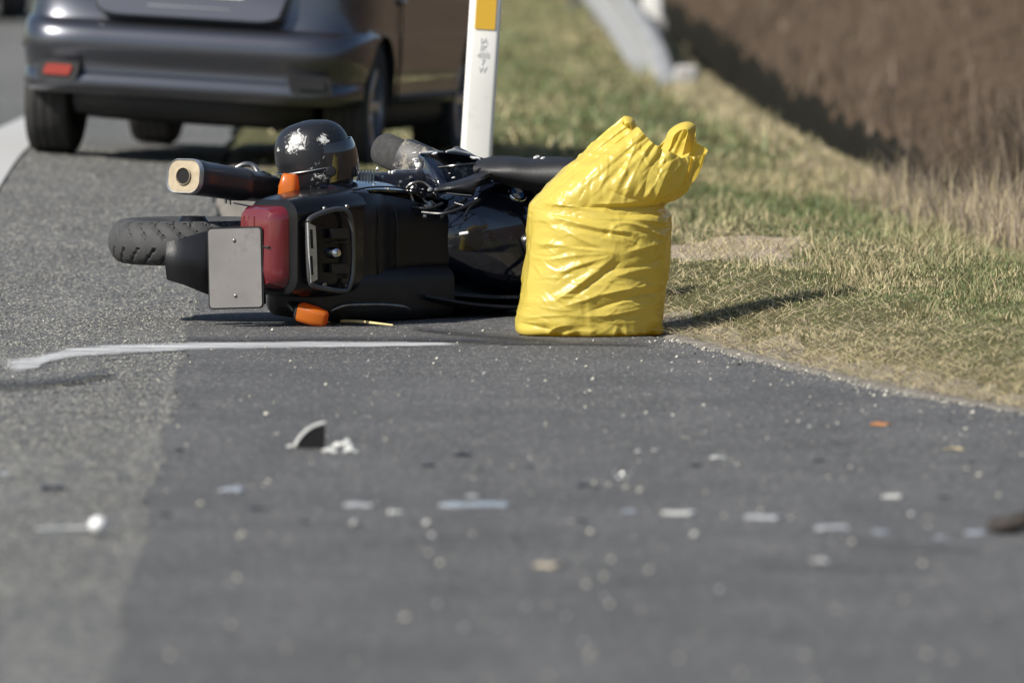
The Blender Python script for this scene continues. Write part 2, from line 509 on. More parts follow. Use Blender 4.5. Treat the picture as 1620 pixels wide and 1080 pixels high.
# painted edge line of the road
def strip(name, xl, xr, yy, dz, m):
    X = np.asarray(xl)[:, None] + (np.asarray(xr) - np.asarray(xl))[:, None] * np.linspace(0, 1, 9)
    V, F = grid_sheet(X, yy, dz)
    o = fast_mesh(name, V, F, m, smooth=True)
    a = o.data.attributes.new('cover', 'FLOAT', 'POINT')
    c = np.ones(X.shape); c[:, 0] = c[:, -1] = .6
    a.data.foreach_set('value', c.ravel().astype(np.float32))
    return tag(o, kind='structure')
yy = np.arange(-40, 120, .4)
strip('edge_line', -2.55 - .012 * (yy - 8), -2.27 - .012 * (yy - 8), yy, .012, M['line_paint'])

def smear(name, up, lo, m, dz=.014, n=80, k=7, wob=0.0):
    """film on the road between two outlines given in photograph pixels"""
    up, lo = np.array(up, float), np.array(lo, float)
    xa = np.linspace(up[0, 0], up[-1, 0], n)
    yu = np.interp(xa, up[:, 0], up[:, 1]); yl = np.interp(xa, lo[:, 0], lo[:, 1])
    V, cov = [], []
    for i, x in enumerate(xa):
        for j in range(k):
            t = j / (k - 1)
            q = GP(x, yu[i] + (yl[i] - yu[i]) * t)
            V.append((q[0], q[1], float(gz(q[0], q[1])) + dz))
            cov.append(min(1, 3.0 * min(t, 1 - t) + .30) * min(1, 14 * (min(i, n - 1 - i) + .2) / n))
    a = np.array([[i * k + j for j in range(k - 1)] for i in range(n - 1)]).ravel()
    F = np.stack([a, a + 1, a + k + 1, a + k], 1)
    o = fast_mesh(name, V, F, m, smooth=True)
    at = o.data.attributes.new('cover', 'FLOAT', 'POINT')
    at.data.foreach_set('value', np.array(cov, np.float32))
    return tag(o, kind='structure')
smear('chalk_line', [(-30, 572), (30, 569), (62, 566), (120, 552), (200, 548), (300, 545), (420, 545), (540, 544), (640, 545), (760, 548)],
      [(-30, 592), (30, 598), (62, 590), (75, 580), (120, 573), (200, 567), (300, 561), (420, 559), (540, 557), (640, 555), (760, 552)], M['chalk'], .0125)
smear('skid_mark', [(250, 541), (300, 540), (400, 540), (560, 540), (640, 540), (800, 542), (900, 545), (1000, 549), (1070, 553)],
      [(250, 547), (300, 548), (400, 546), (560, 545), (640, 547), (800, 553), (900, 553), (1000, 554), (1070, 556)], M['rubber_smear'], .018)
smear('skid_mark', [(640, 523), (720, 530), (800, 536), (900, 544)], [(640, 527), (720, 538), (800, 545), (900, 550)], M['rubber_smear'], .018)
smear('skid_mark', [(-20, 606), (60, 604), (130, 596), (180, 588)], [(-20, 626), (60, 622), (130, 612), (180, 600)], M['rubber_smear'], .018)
smear('skid_mark', [(1340, 862), (1450, 868), (1560, 875)], [(1340, 874), (1450, 880), (1560, 885)], M['faint_smear'], .018)
smear('skid_mark', [(1180, 898), (1300, 900), (1480, 906)], [(1180, 906), (1300, 910), (1480, 914)], M['faint_smear'], .018)
smear('skid_mark', [(1230, 702), (1300, 704), (1370, 707)], [(1230, 706), (1300, 711), (1370, 711)], M['faint_smear'], .018)

# ------------------------------------------------------------------ chippings, grit, grass (uncountable)
OCT = np.array([(1, 0, 0), (-1, 0, 0), (0, 1, 0), (0, -1, 0), (0, 0, 1), (0, 0, -.6)], float)
OCF = np.array([(0, 2, 4), (2, 1, 4), (1, 3, 4), (3, 0, 4), (2, 0, 5), (1, 2, 5), (3, 1, 5), (0, 3, 5)])
def stones(name, x, y, size, dz, mats, mix, flat=.7):
    n = len(x)
    z = gz(x, y) + dz
    a = rng.uniform(0, 2 * np.pi, n)
    sc = size[:, None, None] * (1 + rng.uniform(-.35, .35, (n, 6, 3)))
    v = OCT[None] * sc
    v[:, :, 2] *= flat
    c, s_ = np.cos(a)[:, None], np.sin(a)[:, None]
    vx = v[:, :, 0] * c - v[:, :, 1] * s_; vy = v[:, :, 0] * s_ + v[:, :, 1] * c
    V = np.stack([vx + x[:, None], vy + y[:, None], v[:, :, 2] + z[:, None]], 2).reshape(-1, 3)
    F = (OCF[None] + (np.arange(n) * 6)[:, None, None]).reshape(-1, 3)
    mi = np.repeat(rng.choice(len(mats), n, p=mix), 8)
    return tag(fast_mesh(name, V, F, None, mats=mats, midx=mi), kind='stuff')

n = 60000
y = -13 + 25 * rng.random(n) ** .9
x = rng.uniform(-2.35, -.78, n)
k = (x < np.minimum(seam_x(y), edge_x(y)) + .02 * rng.standard_normal(n)) & (np.abs(x) < 810 / FPX * (y + 37) + .1)
x, y = x[k], y[k]
stones('road_chippings', x, y, rng.uniform(.0028, .0062, len(x)), .004, [M['chip_light'], M['chip_grey'], M['chip_dark']], [.3, .42, .28], .55)

n = 4600                                                         # pale grit strewn on the bay
y = rng.uniform(-15.5, -.6, n); x = rng.uniform(-1.2, 2.3, n)
d = edge_x(y) - x
k = (d > 0) & (x > seam_x(y)) & (rng.random(n) < .22 + .9 * np.exp(-d / .45)) & (x < 810 / FPX * (y + 37) + .1)
x, y = x[k], y[k]
stones('grit', x, y, .0021 + .0075 * rng.random(len(x)) ** 4, .011, [M['grit'], M['chip_light'], M['chip_dark']], [.62, .26, .12])
n = 42000                                                        # the bay's own surface stones
y = -12.5 + 13.5 * rng.random(n) ** .8; x = rng.uniform(-1.2, 2.2, n)
k = (x > seam_x(y) + .01) & (x < edge_x(y) - .02) & (x < 810 / FPX * (y + 37) + .05)
x, y = x[k], y[k]
stones('bay_chippings', x, y, rng.uniform(.0018, .0040, len(x)), .0085, [M['chip_light'], M['chip_grey'], M['chip_dark']], [.10, .62, .28], .5)
n = 11000                                                        # loose gravel along the broken edge
y = rng.uniform(-9, 0, n); x = edge_x(y) + .06 + .12 * rng.standard_normal(n)
stones('edge_gravel', x, y, .0018 + .006 * rng.random(n) ** 2.6, .006, [M['grit'], M['chip_light'], M['chip_grey'], M['chip_dark']], [.13, .3, .37, .20])

def blades(name, x, y, h, wd, lean, mats, midx, dz=0.0, flat=None):
    """bent blades: 2 segments, 5 vertices each"""
    n = len(x)
    z = gz(x, y) + verge_bump(x, y) + dz
    a = rng.uniform(0, 2 * np.pi, n); b = rng.uniform(0, np.pi, n)
    lx, ly = np.cos(a) * lean * h, np.sin(a) * lean * h
    wx, wy = np.cos(b) * wd / 2, np.sin(b) * wd / 2
    hm = h * np.sqrt(np.maximum(.05, 1 - lean ** 2))
    V = np.empty((n, 5, 3))
    for i, (s_, f, hh) in enumerate(((-1, 0, 0), (1, 0, 0), (-.75, .35, .6), (.75, .35, .6), (0, 1, 1))):
        V[:, i, 0] = x + s_ * wx + lx * f; V[:, i, 1] = y + s_ * wy + ly * f; V[:, i, 2] = z + hm * hh
    T = np.array([(0, 1, 3), (0, 3, 2), (2, 3, 4)])
    F = (T[None] + (np.arange(n) * 5)[:, None, None]).reshape(-1, 3)
    return tag(fast_mesh(name, V.reshape(-1, 3), F, None, mats=mats, midx=np.repeat(midx, 3)), kind='stuff')

GM = [M['grass_green'], M['grass_olive'], M['grass_straw']]
def grass_field(name, y0, y1, n, hs, ws, lo=None):
    y = rng.uniform(y0, y1, n); u = rng.random(n)
    xl = edge_x(y) + .1 if lo is None else np.maximum(edge_x(y) + .1, lo)
    xr = np.minimum(ditch_x(y) + .05, 830 / FPX * (y + 37) + .25)
    x = xl + (xr - xl) * u
    e = x - edge_x(y); s_ = x - ditch_x(y)
    pat = fbm(x * 2.2, y * .9, 51); pt2 = fbm(x * 7, y * 3, 61)
    bare = ((x - .86) / .36) ** 2 + ((y - 2.5) / 1.15) ** 2 + (fbm(x * 9, y * 4, 11) - .5) * 1.6
    keep = (xr > xl) & (rng.random(n) < np.clip((e - .12) / .3, .04, 1) * (.45 + .9 * pt2)) & ((bare > 1) | (rng.random(n) < .03))
    x, y, e, s_, pat, pt2 = (q[keep] for q in (x, y, e, s_, pat, pt2))
    n = len(x)
    pg = np.clip((e - .25) * 1.25, .03, .64) * np.clip((pat - .25) * 2.6, .15, 1) * np.clip(-s_ * 1.6, .05, 1)
    po = .35 + .1 * pt2
    r = rng.random(n)
    mi = np.where(r < pg, 0, np.where(r < pg + po * np.clip(e * 2, .25, 1), 1, 2))
    cl = fbm(x * 4.2 + 9, y * 1.6, 81); sp = fbm(x * 1.3, y * .45 + 5, 83)
    h = hs * (.3 + 1.0 * rng.random(n) ** 2) * (.25 + 1.5 * ss(.38, .72, cl) + .5 * pt2) * (.24 + .8 * ss(.5, 1.25, e))
    dry = ss(.48, .64, sp) * .5
    mi = np.where((rng.random(n) < dry) & (mi < 2), mi + 1, mi)
    lean = np.clip(rng.normal(.66, .22, n), .08, .97)
    return blades(name, x, y, h, ws * rng.uniform(.6, 1.3, n), lean, GM, mi)
grass_field('grass', -7, 4, 120000, .046, .0032)
grass_field('grass', 4, 14, 80000, .050, .0045)
grass_field('grass', 14, 75, 70000, .055, .012)
# flattened dead straw along the edge
n = 16000
y = rng.uniform(-7, 1.2, n); x = edge_x(y) + .07 + np.abs(rng.normal(.18, .3, n))
blades('dead_straw', x, y, rng.uniform(.03, .13, n), rng.uniform(.0018, .0034, n), rng.uniform(.965, .998, n), [M['grass_straw'], M['stalk_grey'], M['grass_olive']], rng.choice(3, n, p=[.66, .22, .12]), dz=.006)
n = 2600                                                         # and round the bare patch
y = 2.5 + rng.normal(0, 1.0, n); x = .86 + rng.normal(0, .3, n)
k = x > edge_x(y) + .1; x, y = x[k], y[k]; n = len(x)
blades('dead_straw', x, y, rng.uniform(.03, .10, n), rng.uniform(.002, .004, n), rng.uniform(.85, .995, n), [M['grass_straw'], M['stalk_grey'], M['grass_olive']], rng.choice(3, n, p=[.6, .2, .2]), dz=.004)
# tall dead stalks along the ditch lip and brushwood on the bank
n = 9000
y = 3.5 + 11 * rng.random(n) ** 1.3; x = ditch_x(y) + rng.normal(-.12, .16, n)
blades('dry_stalks', x, y, rng.uniform(.05, .26, n) * np.clip(1.3 - (y - 3) / 8, .2, 1.2), rng.uniform(.0025, .005, n), np.clip(rng.normal(.25, .15, n), .02, .8), [M['grass_straw'], M['stalk_grey'], M['twig_light']], rng.choice(3, n, p=[.25, .40, .35]))
n = 4200                                                          # pale stalks standing at the far right
y = 4.5 + 9.5 * rng.random(n) ** 1.6; x = ditch_x(y) - .3 + .75 * rng.random(n)
blades('dry_stalks', x, y, rng.uniform(.10, .42, n) * np.clip(1.15 - (y - 4.5) / 10, .2, 1), rng.uniform(.0025, .0045, n), np.clip(rng.normal(.42, .25, n), .02, .95), [M['grass_straw'], M['stalk_grey'], M['twig_light']], rng.choice(3, n, p=[.3, .45, .25]))
n = 26000                                                         # short dry grass along the lip further on
y = 8 + 34 * rng.random(n) ** 1.2; x = ditch_x(y) - .02 - .34 * rng.random(n) ** 1.6
blades('dry_grass', x, y, rng.uniform(.02, .075, n), rng.uniform(.005, .011, n), np.clip(rng.normal(.6, .2, n), .1, .95), [M['grass_straw'], M['stalk_grey'], M['grass_olive']], rng.choice(3, n, p=[.5, .22, .28]))
n = 15000
y = 6 + 100 * rng.random(n) ** 1.6; x = ditch_x(y) + .42 + 5.8 * rng.random(n) ** 1.3
k = fbm(x * .8, y * .35, 71) > .40
x, y = x[k], y[k]; n = len(x)
blades('brushwood', x, y, rng.uniform(.05, .24, n), rng.uniform(.006, .012, n), np.clip(rng.normal(.45, .3, n), .02, .97), [M['twig'], M['twig_light'], M['stalk_grey']], rng.choice(3, n, p=[.66, .29, .05]))
n = 6500                                                          # denser tangle nearer by, at the right of the view
y = rng.uniform(6.5, 13, n); x = ditch_x(y) + .05 + 1.0 * rng.random(n)
blades('brushwood', x, y, rng.uniform(.15, .6, n), rng.uniform(.003, .006, n), np.clip(rng.normal(.5, .28, n), .02, .96), [M['twig'], M['twig_light'], M['stalk_grey']], rng.choice(3, n, p=[.62, .28, .10]), dz=0.0)

# ------------------------------------------------------------------ delineator post, guardrail
M['post_white'] = mat('post_white', (0.85, 0.84, 0.79), 0.4, dirt=(0.62, 0.58, 0.48), dscale=7, dlo=.56, dhi=.78)
M['reflector_yellow'] = mat('reflector_yellow', (0.78, 0.47, 0.05), 0.35, coat=.5)
M['faint_print'] = mat('faint_print', (0.70, 0.705, 0.68), 0.6)
M['galvanised'] = mat('galvanised', (0.29, 0.29, 0.284), 0.6, metal=.05, var=.12, vscale=4, rvar=.1)
M['rail_post'] = mat('rail_post', (0.16, 0.16, 0.165), 0.6, metal=.4, var=.2, vscale=9)
M['concrete'] = mat('concrete', (0.38, 0.37, 0.35), 0.9, var=.2, vscale=14, bump=.004)

base = P(744, 417, 3.5); base[2] = float(gz(base[0], base[1]))
post = thing('delineator_post', 'white roadside delineator post with yellow reflector leaning behind the fallen motorcycle', 'road marker', base, (R(2), R(3.4), R(6)))
ring = rrect(.127, .05, .02, 5)
h = 1.22
V, F = loft([[(x, y, z) for x, y in ring] for z in (-.25, 0, h * .5, h - .03)] + [[(x * .93, y * .8, h - .01 - (y < 0) * .012) for x, y in ring]])
obj('post_shaft', V, F, M['post_white'], post)
top = 415 / 395.0
V, F = loft([[(x, -.0255 - d, .955 + z + .017) for x, z in rrect(.082, .17, .004, 2)] for d in (-.002, .003)])
obj('reflector', V, F, M['reflector_yellow'], post)
def text_obj(name, body, size, m, parent, loc, rot, align='CENTER', extr=.0004):
    cu = bpy.data.curves.new(name, 'FONT'); cu.body = body; cu.size = size; cu.extrude = extr
    cu.align_x = align; cu.space_line = .85
    t = bpy.data.objects.new(name, cu); COL.objects.link(t)
    bpy.context.view_layer.update()
    me = bpy.data.meshes.new_from_object(t.evaluated_get(bpy.context.evaluated_depsgraph_get()))
    bpy.data.objects.remove(t); bpy.data.curves.remove(cu)
    me.name = name; me.materials.clear(); me.materials.append(m)
    o = bpy.data.objects.new(name, me); COL.objects.link(o)
    o.parent = parent; o.location = loc; o.rotation_euler = rot
    return o
text_obj('lettering', 'IA\nIK\n488\n7\nW', .034, M['faint_print'], post, (.0, -.0264, .83), (R(90), 0, 0))

gr_path = [(66.5, 1.01, -.12), (70, .97, .07), (75, .87, .235), (80, .75, .365), (86, .58, .49), (92, .42, .565), (102, .15, .6), (115, -.15, .6), (135, -.6, .6), (170, -1.1, .6)]
gr_org = np.array([1.045, 66.5 - 37, 0.0]); gr_org[2] = float(gz(gr_org[0], gr_org[1]))
rail = thing('guardrail', 'galvanised steel guardrail ramping down into the grass verge', 'guardrail', gr_org)
pts = catmull([(x, D - 37, z + float(gz(x, D - 37)) * (1 if D > 80 else 1)) for D, x, z in gr_path], 8)
prof = [(.0, -.155), (-.035, -.15), (-.075, -.115), (-.08, -.085), (-.045, -.045), (-.01, -.02), (-.01, .02), (-.045, .045), (-.08, .085), (-.075, .115), (-.035, .15), (0, .155)]
prof = prof + [(a + .006, b) for a, b in prof[::-1]]
rings = []
for i, p in enumerate(pts):
    t = pts[min(i + 1, len(pts) - 1)] - pts[max(i - 1, 0)]; t /= np.linalg.norm(t)
    s_ = np.cross(t, (0, 0, 1)); s_ /= np.linalg.norm(s_); u = np.cross(s_, t)
    tw = .42 * (1 - ss(36, 90, p[1])); u, s_ = u * math.cos(tw) + s_ * math.sin(tw), s_ * math.cos(tw) - u * math.sin(tw)   # the ramped end leans back
    rings.append([p + s_ * a * 1.1 + u * b * 1.12 for a, b in prof])
V, F = loft(rings)
obj('rail_beam', V, F, M['galvanised'], rail, origin=gr_org)
for D in range(74, 170, 6):
    i = int(np.argmin([abs(p[1] - (D - 37)) for p in pts])); p = pts[i]
    x = p[0] + .13; g0 = float(gz(x, D - 37))
    Vp, Fp = box((x, D - 37, (g0 - .3 + p[2] + .12) / 2), .07, .10, max(.1, p[2] + .12 - g0 + .3))
    obj('rail_post', Vp, Fp, M['rail_post'], rail, origin=gr_org)
    Vp, Fp = box((x - .06, D - 37, p[2]), .10, .08, .10)
    obj('spacer_block', Vp, Fp, M['galvanised'], rail, origin=gr_org)
# white marker behind the rail and the anchor block at its foot
mb = P(1032, 112, 38.5); mb[2] = float(gz(mb[0], mb[1]))
mk = thing('delineator_post', 'pale delineator post on a dark foot standing behind the guardrail', 'road marker', mb, (0, R(-1), 0))
V, F = loft([[(x, y, z) for x, y in rrect(.09, .06, .015, 3)] for z in (-.2, .26)])
obj('foot', V, F, M['rail_post'], mk)
V, F = loft([[(x + .005, y, z) for x, y in rrect(.15, .085, .02, 4)] for z in (.262, 1.1)])
obj('post_shaft', V, F, M['post_white'], mk)
V, F = box((.045, -.05, .22), .12, .05, .13)
obj('bracket', V, F, M['concrete'], mk)
ab = P(1086, 160, 29.3); ab[2] = float(gz(ab[0], ab[1])) + .04
V, F = box((0, 0, .03), .16, .22, .18)
o = obj('anchor_block', V, F, M['concrete']); o.location = ab
tag(o, 'small grey concrete block in the grass beside the low end of the guardrail', 'concrete block')
# ------------------------------------------------------------------ cars
M['car_grey'] = mat('car_grey', (0.105, 0.109, 0.126), 0.31, metal=.88, coat=.6, bump=.00004, bscale=900)
M['car_silver'] = mat('car_silver', (0.55, 0.55, 0.56), 0.3, metal=.6, coat=1.0)
M['car_black_plastic'] = mat('car_black_plastic', (0.012, 0.012, 0.013), 0.6, var=.2)
M['car_glass'] = mat('car_glass', (0.012, 0.014, 0.015), 0.05, coat=.5)
M['car_red'] = mat('car_red', (0.26, 0.02, 0.018), 0.25, coat=.6)
M['car_red_dull'] = mat('car_red_dull', (0.02, 0.010, 0.006), 0.25, coat=.6)
M['car_lens'] = mat('car_lens', (0.7, 0.72, 0.74), 0.1, coat=.6)
M['tyre_car'] = mat('tyre_car', (0.028, 0.027, 0.026), 0.8, var=.3, vscale=12, bump=.002, bscale=70)
M['alloy'] = mat('alloy', (0.5, 0.5, 0.52), 0.3, metal=.9)
M['plate'] = mat('plate', (0.78, 0.78, 0.76), 0.4)

def solid_bool(o, cutters):
    for c in cutters:
        md = o.modifiers.new('cut', 'BOOLEAN'); md.operation = 'DIFFERENCE'; md.solver = 'EXACT'; md.object = c
    bpy.context.view_layer.update()
    me = bpy.data.meshes.new_from_object(o.evaluated_get(bpy.context.evaluated_depsgraph_get()))
    o.modifiers.clear(); old = o.data; o.data = me; bpy.data.meshes.remove(old)
    me.polygons.foreach_set('use_smooth', np.ones(len(me.polygons), dtype=bool))
    me.set_sharp_from_angle(angle=R(35))
    for c in cutters:
        d = c.data; bpy.data.objects.remove(c); bpy.data.meshes.remove(d)

def plan(hw, y0, y1, n=128, e=9.0):
    """rounded outline of one level of the body"""
    P2 = []
    for k in range(n):
        t = 2 * math.pi * k / n
        c, s = math.cos(t), math.sin(t)
        x = hw * math.copysign(abs(c) ** (2 / e), c)
        y = (y0 + y1) / 2 + (y1 - y0) / 2 * math.copysign(abs(s) ** (2 / e), s)
        P2.append((x, y))
    return P2

def make_car(paint, label, group, root_loc, rot):
    root = thing('parked_car', label, 'car', root_loc, rot, group)
    lev = [(.30, .800, .06, 3.80), (.312, .826, .03, 3.86), (.335, .838, .006, 3.90), (.352, .842, .0, 3.91), (.375, .842, .004, 3.915), (.405, .842, .020, 3.92), (.412, .842, .032, 3.925),
           (.435, .845, .036, 3.93), (.465, .848, .026, 3.935), (.50, .85, .004, 3.935), (.53, .85, -.006, 3.93), (.565, .85, -.004, 3.92), (.60, .85, .008, 3.92), (.628, .849, .028, 3.90), (.645, .846, .058, 3.88), (.655, .844, .095, 3.86),
           (.70, .842, .112, 3.80), (.76, .842, .12, 3.72), (.82, .84, .125, 3.52), (.88, .83, .13, 3.18), (.93, .81, .15, 2.85), (.96, .785, .18, 2.70)]
    V, F = loft([[(x, y, z) for x, y in plan(hw, y0, y1)] for z, hw, y0, y1 in lev])
    body = obj('body', V, F, paint, root)
    cut = []
    for yy in (.60, 3.11):
        for sx in (-1, 1):
            c = G().add(*loft([[(sx * q, yy + .345 * math.cos(2*math.pi*k/40), .30 + .345 * math.sin(2*math.pi*k/40)) for k in range(40)] for q in ((.56, 1.1) if sx > 0 else (1.1, .56))])).obj('cut', M['car_black_plastic'], None)
            c.parent = root; cut.append(c)
    # recess for the number plate panel in the tailgate
    solid_bool(body, cut)
    # black lower skirt and floor
    V, F = loft([[(x, y, z) for x, y in plan(hw, y0, y1, 64, 3.6)] for z, hw, y0, y1 in ((.17, .66, .75, 3.30), (.18, .72, .42, 3.70), (.21, .77, .14, 3.78), (.25, .79, .09, 3.80), (.306, .79, .075, 3.80))])
    sk = obj('underbody', V, F, M['car_black_plastic'], root)
    cut = []
    for yy in (.60, 3.11):
        for sx in (-1, 1):
            c = G().add(*loft([[(sx * q, yy + .34 * math.cos(2*math.pi*k/30), .30 + .34 * math.sin(2*math.pi*k/30)) for k in range(30)] for q in ((.57, 1.1) if sx > 0 else (1.1, .57))])).obj('cut', M['car_black_plastic'], None)
            c.parent = root; cut.append(c)
    solid_bool(sk, cut)
    # greenhouse
    gl = [(.955, .775, .20, 2.72), (1.05, .735, .235, 2.52), (1.2, .675, .29, 2.2), (1.36, .60, .37, 1.84)]
    V, F = loft([[(x, y, z) for x, y in plan(hw, y0, y1, 72, 4.2)] for z, hw, y0, y1 in gl])
    obj('window', V, F, M['car_glass'], root)
    rf = [(1.345, .622, .34, 1.90), (1.40, .60, .33, 1.82), (1.45, .53, .40, 1.70), (1.475, .40, .55, 1.55)]
    V, F = loft([[(x, y, z) for x, y in plan(hw, y0, y1, 72, 3.8)] for z, hw, y0, y1 in rf])
    obj('roof', V, F, paint, root)
    for sx in (-1, 1):
        for a, b in (((.765, 2.66, .95), (.615, 1.82, 1.36)), ((.752, 1.35, .95), (.62, 1.22, 1.36)), ((.77, .30, .93), (.60, .42, 1.36))):
            V, F = beam((sx * a[0], a[1], a[2]), (sx * b[0], b[1], b[2]), .07, .05, r=.02)
            obj('pillar', V, F, paint, root)
    # tailgate panel with rounded lower corners, tilted to the sky
    def rear_panel(w0, w1, z0, z1, y0, y1, d, r):
        rings = []
        for off, ins in ((d, 0), (0.012, 0), (0, .012)):
            ring = []
            for x, z in rrect(1, 1, r, 6):
                t = z + .5
                ring.append((x * ((w0 + (w1 - w0) * t) - 2 * ins), y0 + (y1 - y0) * t + off, z0 + ins + (z1 - z0 - 2 * ins) * t))
            rings.append(ring)
        return loft(rings)
    V, F = rear_panel(.86, 1.02, .675, .95, .030, .125, .11, .12)
    tg = obj('tailgate', V, F, paint, root)
    V, F = rear_panel(.53, .53, .775, .885, .058, .092, .02, .06)
    obj('number_plate', V, F, M['plate'], tg)
    V, F = box((0, .055, .73), .40, .016, .018)
    obj('trim_bar', V, F, M['alloy'], tg)
    for sx in (-1, 1):
        V, F = box((sx * .68, .19, .90), .20, .16, .15, bev=.25)
        obj('tail_light', V, F, M['car_red'], root)
        # bumper reflector set into a black pocket
        ax = (np.array([math.cos(sx * .2), math.sin(sx * .2), 0]), np.array([-math.sin(sx * .2), math.cos(sx * .2), 0]), np.array([sx * .0, 0, 1.0]))
        V, F = loft([[np.array((sx * .59, .058, .405)) + ax[0] * (x + .25 * z * -sx) + ax[1] * d + ax[2] * z for x, z in rrect(.20, .088, .02, 3)] for d in (.05, -.050)])
        if sx < 0: F = [f[::-1] for f in F]
        pk = obj('reflector_pocket', V, F, M['car_black_plastic'], root)
        V, F = loft([[np.array((sx * .59, .056, .41)) + ax[0] * (x + .3 * z * -sx) + ax[1] * d + ax[2] * z for x, z in rrect(.135, .05, .012, 3)] for d in (.03, -.056)])
        obj('reflector', V, F, M['car_red'] if sx < 0 else M['car_black_plastic'], pk)
        V, F = ellipsoid((sx * .62, 3.72, .68), ((.16, -.05 * sx, 0), (0, .15, 0), (0, 0, .08)))
        obj('headlight', V, F, M['car_lens'], root)
        V, F = box((sx * .93, 2.35, 1.0), .18, .11, .13, bev=.3)
        obj('mirror', V, F, paint, root)
        V, F = box((sx * .852, 1.0, .80), .02, .18, .025, bev=.3)
        obj('door_handle', V, F, paint, root)
        V, F = box((sx * .843, 1.86, .345), .025, 1.75, .035, bev=.3)
        obj('sill_strip', V, F, M['car_black_plastic'], root)
    for sx in (-1, 1):
        V, F = tube([(sx * .853, .44, .655), (sx * .854, .46, .60), (sx * .853, .40, .50)], .004, 6)
        obj('panel_gap', V, F, M['car_black_plastic'], root)
        V, F = tube([(sx * .846, 1.02, .35), (sx * .854, 1.00, .6), (sx * .845, .98, .90)], .004, 6)
        obj('panel_gap', V, F, M['car_black_plastic'], root)
    V, F = tube([(.40, .32, .20), (.40, .45, .21), (.36, .8, .22)], .032, 12)
    obj('exhaust_pipe', V, F, M['car_black_plastic'], root)
    V, F = beam((-.6, .62, .25), (.6, .62, .25), .07, .09)
    obj('rear_axle', V, F, M['car_black_plastic'], root)
    # wheels
    tp = [(.19, -.10), (.255, -.106), (.292, -.100), (.303, -.085), (.305, -.05), (.300, -.048), (.300, -.042), (.305, -.04), (.305, -.004), (.300, -.002), (.300, .004), (.305, .006), (.305, .04), (.300, .042), (.300, .048), (.305, .05), (.303, .085), (.292, .100), (.255, .106), (.19, .10)]
    rp = [(.06, .05), (.16, .03), (.195, .06), (.205, .095), (.19, .10), (.188, -.1)]
    for yy in (.60, 3.11):
        for sx in (-1, 1):
            wl = bpy.data.objects.new('wheel', None); COL.objects.link(wl); wl.parent = root
            wl.location = (sx * .715, yy, .305); wl.empty_display_size = .05
            V, F = lathe(tp, (0, 0, 0), (sx, 0, 0), 64)
            obj('tyre', V, F, M['tyre_car'], wl)
            g = G().add(*lathe(rp, (0, 0, 0), (sx, 0, 0), 40))
            for k in range(5):
                a = 2 * math.pi * k / 5
                g.add(*beam((sx * .055, .03 * math.cos(a), .03 * math.sin(a)), (sx * .075, .19 * math.cos(a), .19 * math.sin(a)), .05, .03, up=(sx, 0, 0)))
            g.add(*lathe([(0.0, .075), (.045, .07), (.05, .0)], (0, 0, 0), (sx, 0, 0), 20))
            g.obj('rim', M['alloy'], wl)
    return root

yaw = R(-9)
rl = P(86, 237, 10.9); rl[2] = float(gz(rl[0], rl[1]))
roll = R(3.2)
Rm = Matrix.Rotation(yaw, 4, 'Z') @ Matrix.Rotation(roll, 4, 'Y') @ Matrix.Rotation(R(-.8), 4, 'X')
off = Rm @ Vector((-.715, .60, 0.0))
car = make_car(M['car_grey'], 'dark grey hatchback parked half on the grass beyond the fallen motorcycle', 'parked cars', (rl[0] - off.x, rl[1] - off.y, rl[2] - off.z + .004), Rm.to_euler())
fc = P(38, 40, 54); fz = float(gz(fc[0] - .85, 54))
make_car(M['car_silver'], 'pale silver car far up the road at the edge of the view', 'parked cars', (fc[0] - .86, 54, fz + .012), (0, 0, R(1)))
